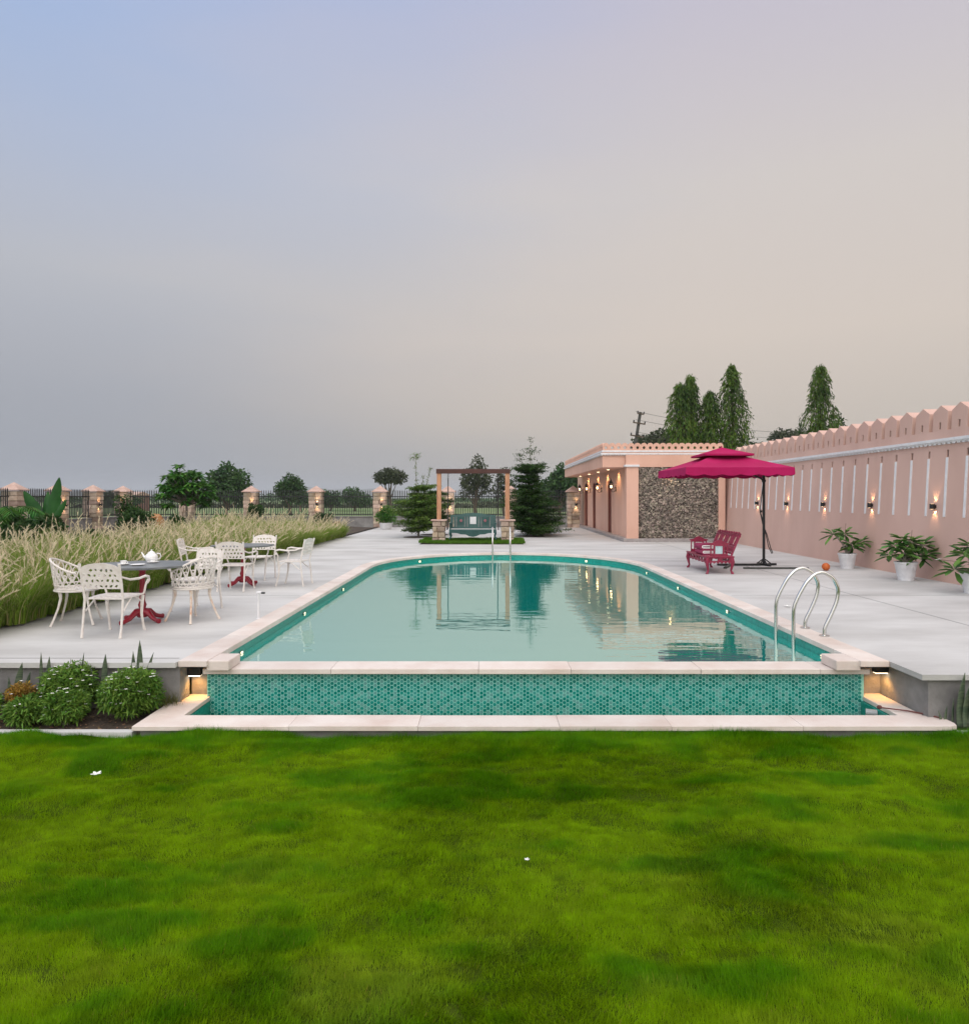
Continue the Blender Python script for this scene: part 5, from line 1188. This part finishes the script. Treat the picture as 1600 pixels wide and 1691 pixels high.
shrub((-10.9,18.6,0), .55, .45, M['f_shrub'], 'low dark shrub among the plumes', 1500, .12, 129)
shrub((-11.1,14.0,0), .7, .6, M['f_shrub'], 'dark shrub at the left picture edge above the plumes', 2200, .12, 130)
# banana-like plant
bp = thing('banana_plant', 'upright banana plant with broad glossy paddle leaves at the left', 'plant', (-16.0,24.6,0))
def paddle(base, d, L, w_, bend, name='leaf'):
    b = MB(); n = 26; d = Vector(d).normalized(); side = d.cross(Vector((0,-1,0.05))).normalized(); vs = []; p = Vector(base)
    nrm = side.cross(d)
    for k in range(n+1):
        t_ = k/n; u_ = max(0,(t_-.15)/.85); ww = .02+w_*(math.sin(math.pi*min(1,u_)**.9)**.8)*random.choice([1,1,.92,.8,.97])
        c = Vector(base)+d*L*t_+Vector((d.x*.5,0,-1))*bend*t_*t_
        vs += [c-side*ww-nrm*ww*.35, c, c+side*ww-nrm*ww*.35]
    b.add(vs, [(3*k+j,3*k+1+j,3*k+4+j,3*k+3+j) for k in range(n) for j in (0,1)]); b.build(name, M['f_banana'], bp, smooth=True)
for d, L, w_, bd in (((.26,0,1),2.15,.22,.0),((-.42,0,1),1.85,.24,.12),((.58,0,1),1.55,.12,.06),((-.05,.2,1),1.6,.18,.0),((-1.0,-.1,.8),1.2,.10,.4),((1.0,0,.8),1.0,.09,.3)): paddle((0,0,.25), d, L, w_, bd)
b = MB(); b.tube([(0,0,0),(0,0,.5)], [.16,.10], 10); b.build('stem', M['f_banana'], bp)
# palm fronds at the left picture edge
pf = thing('young_palm', 'arching green palm fronds at the left picture edge', 'palm', (-15.4,21.0,0)); PP=[];DD=[]; b = MB()
for a, L in ((0,1.5),(.5,1.4),(-.5,1.4),(2.5,1.3),(3.4,1.4),(1.5,1.2),(-1.6,1.3)):
    c, s_ = math.cos(a), math.sin(a); pts = [Vector((c*L*t_, s_*L*t_, .6+1.1*math.sin(t_*2.1)*.8-.2*t_)) for t_ in np.linspace(0,1,12)]; b.tube(pts, .012, 4)
    for i in range(1,12):
        for sg in (-1,1):
            for q in (0,.5): p = pts[i-1].lerp(pts[i], .5+q); PP.append(p); DD.append((c*.5-s_*sg, s_*.5+c*sg, -.35))
b.tube([(0,0,0),(0,0,.65)], .06, 8); b.build('frond_rib', M['f_shrub'], pf)
V, F = leaf_arrays(np.array(PP), np.array(DD,float), np.tile([[0,0,1.]],(len(PP),1)), np.full(len(PP),.34), np.full(len(PP),.035), .3); arrays_obj('foliage', V, F, M['f_green'], pf)
# rocks in the bed
b = MB(); b.sphere((-15.2,31.2,.35),(.40,.35,.52),12,9,.07); o = b.build('rock', M['rock']); tag(o, 'upright orange brown rock at the back of the left garden', 'rock')
b = MB(); b.sphere((-6.35,28.6,.2),(.30,.28,.40),12,8,.10); o = b.build('rock', mat('red brown rock', (.13,.05,.035,1), .9, (.2,.1,.07,1), 6, 6, .6, 14)); tag(o, 'red brown rock at the far end of the fountain grass', 'rock')
# distant buildings
def hut(x, y, w_, h, m, rm, label, rh=.8):
    th = thing('farm_building', label, 'building', (x,y,B)); b = MB(); b.box((0,0,h/2),(w_,5,h)); b.build('wall', m, th)
    b = MB(); b.add([(-w_/2-.3,-2.8,h),(w_/2+.3,-2.8,h),(w_/2+.3,2.8,h),(-w_/2-.3,2.8,h),(-w_/2-.3,0,h+rh),(w_/2+.3,0,h+rh)], [(0,1,5,4),(3,2,5,4),(0,3,4),(1,2,5)]); b.build('roof', rm, th)
    b = MB(); b.box((0,-2.52,h*.4),(w_*.18,.06,h*.75)); b.build('door', M['dark'], th)
hut(-57.5,112,1.2,2.6,mat('red brick hut', (.20,.11,.09,1), .9), M['cap'], 'small reddish brick hut in the field beyond the left fence', .6)
hut(10.3,110,6.5,2.2,mat('dark shed wall', (.05,.055,.05,1), .9), mat('white sheet roof', (.6,.6,.62,1), .6), 'dark shed with a pale roof beyond the fence near the pool house', .4)
# far line of trees
n = 30000; x = rng.uniform(-420,420,n); u = vnoise(x*.02, x*0, 1, 55, 4); hh = (.8+4.5*u**1.8)*(.75+.5*vnoise(x*.11, x*0, 1, 56, 2))
y = 330+rng.normal(size=n)*8+40*np.sin(x*.013); z = B+hh*rng.random(n)**.6
V, F = leaf_arrays(np.stack([x,y,z],1), rng.normal(size=(n,3)), rng.normal(size=(n,3))+np.array([0,0,.5]), rng.uniform(.6,1.2,n), rng.uniform(.4,.8,n), .1)
o = arrays_obj('far_woodland', V, F, M['f_far']); tag(o, 'hazy line of distant woodland along the horizon', 'woodland', kind='stuff')
# hedgerow in the field, as seen through the fence
n = 9000; x = rng.uniform(-90,40,n); y = 150+rng.normal(size=n)*2; z = B+1.1*rng.random(n)*(.3+vnoise(x*.12, x*0, 1, 57, 3))
V, F = leaf_arrays(np.stack([x,y,z],1), rng.normal(size=(n,3)), rng.normal(size=(n,3))+np.array([0,0,.5]), rng.uniform(.4,.9,n), rng.uniform(.3,.5,n), .1)
o = arrays_obj('hedgerow', V, F, M['f_far2']); tag(o, 'low scrubby hedgerow crossing the field beyond the fence', 'hedge', kind='stuff')

# ---------------------------------------------------------------- evening haze
b = MB(); b.b2(-4300,4300,-600,4400,-1.7,80); hm = bpy.data.materials.new('haze'); hm.use_nodes = True; t = hm.node_tree; t.nodes.clear()
o_ = t.nodes.new('ShaderNodeOutputMaterial'); v_ = t.nodes.new('ShaderNodeVolumePrincipled'); v_.inputs['Color'].default_value = (.72,.78,.86,1); v_.inputs['Density'].default_value = .0003; t.links.new(v_.outputs[0], o_.inputs['Volume'])
hz_ = b.build('haze', hm); hz_['kind'] = 'stuff'; tag(hz_, 'thin grey evening haze over the fields', 'haze')
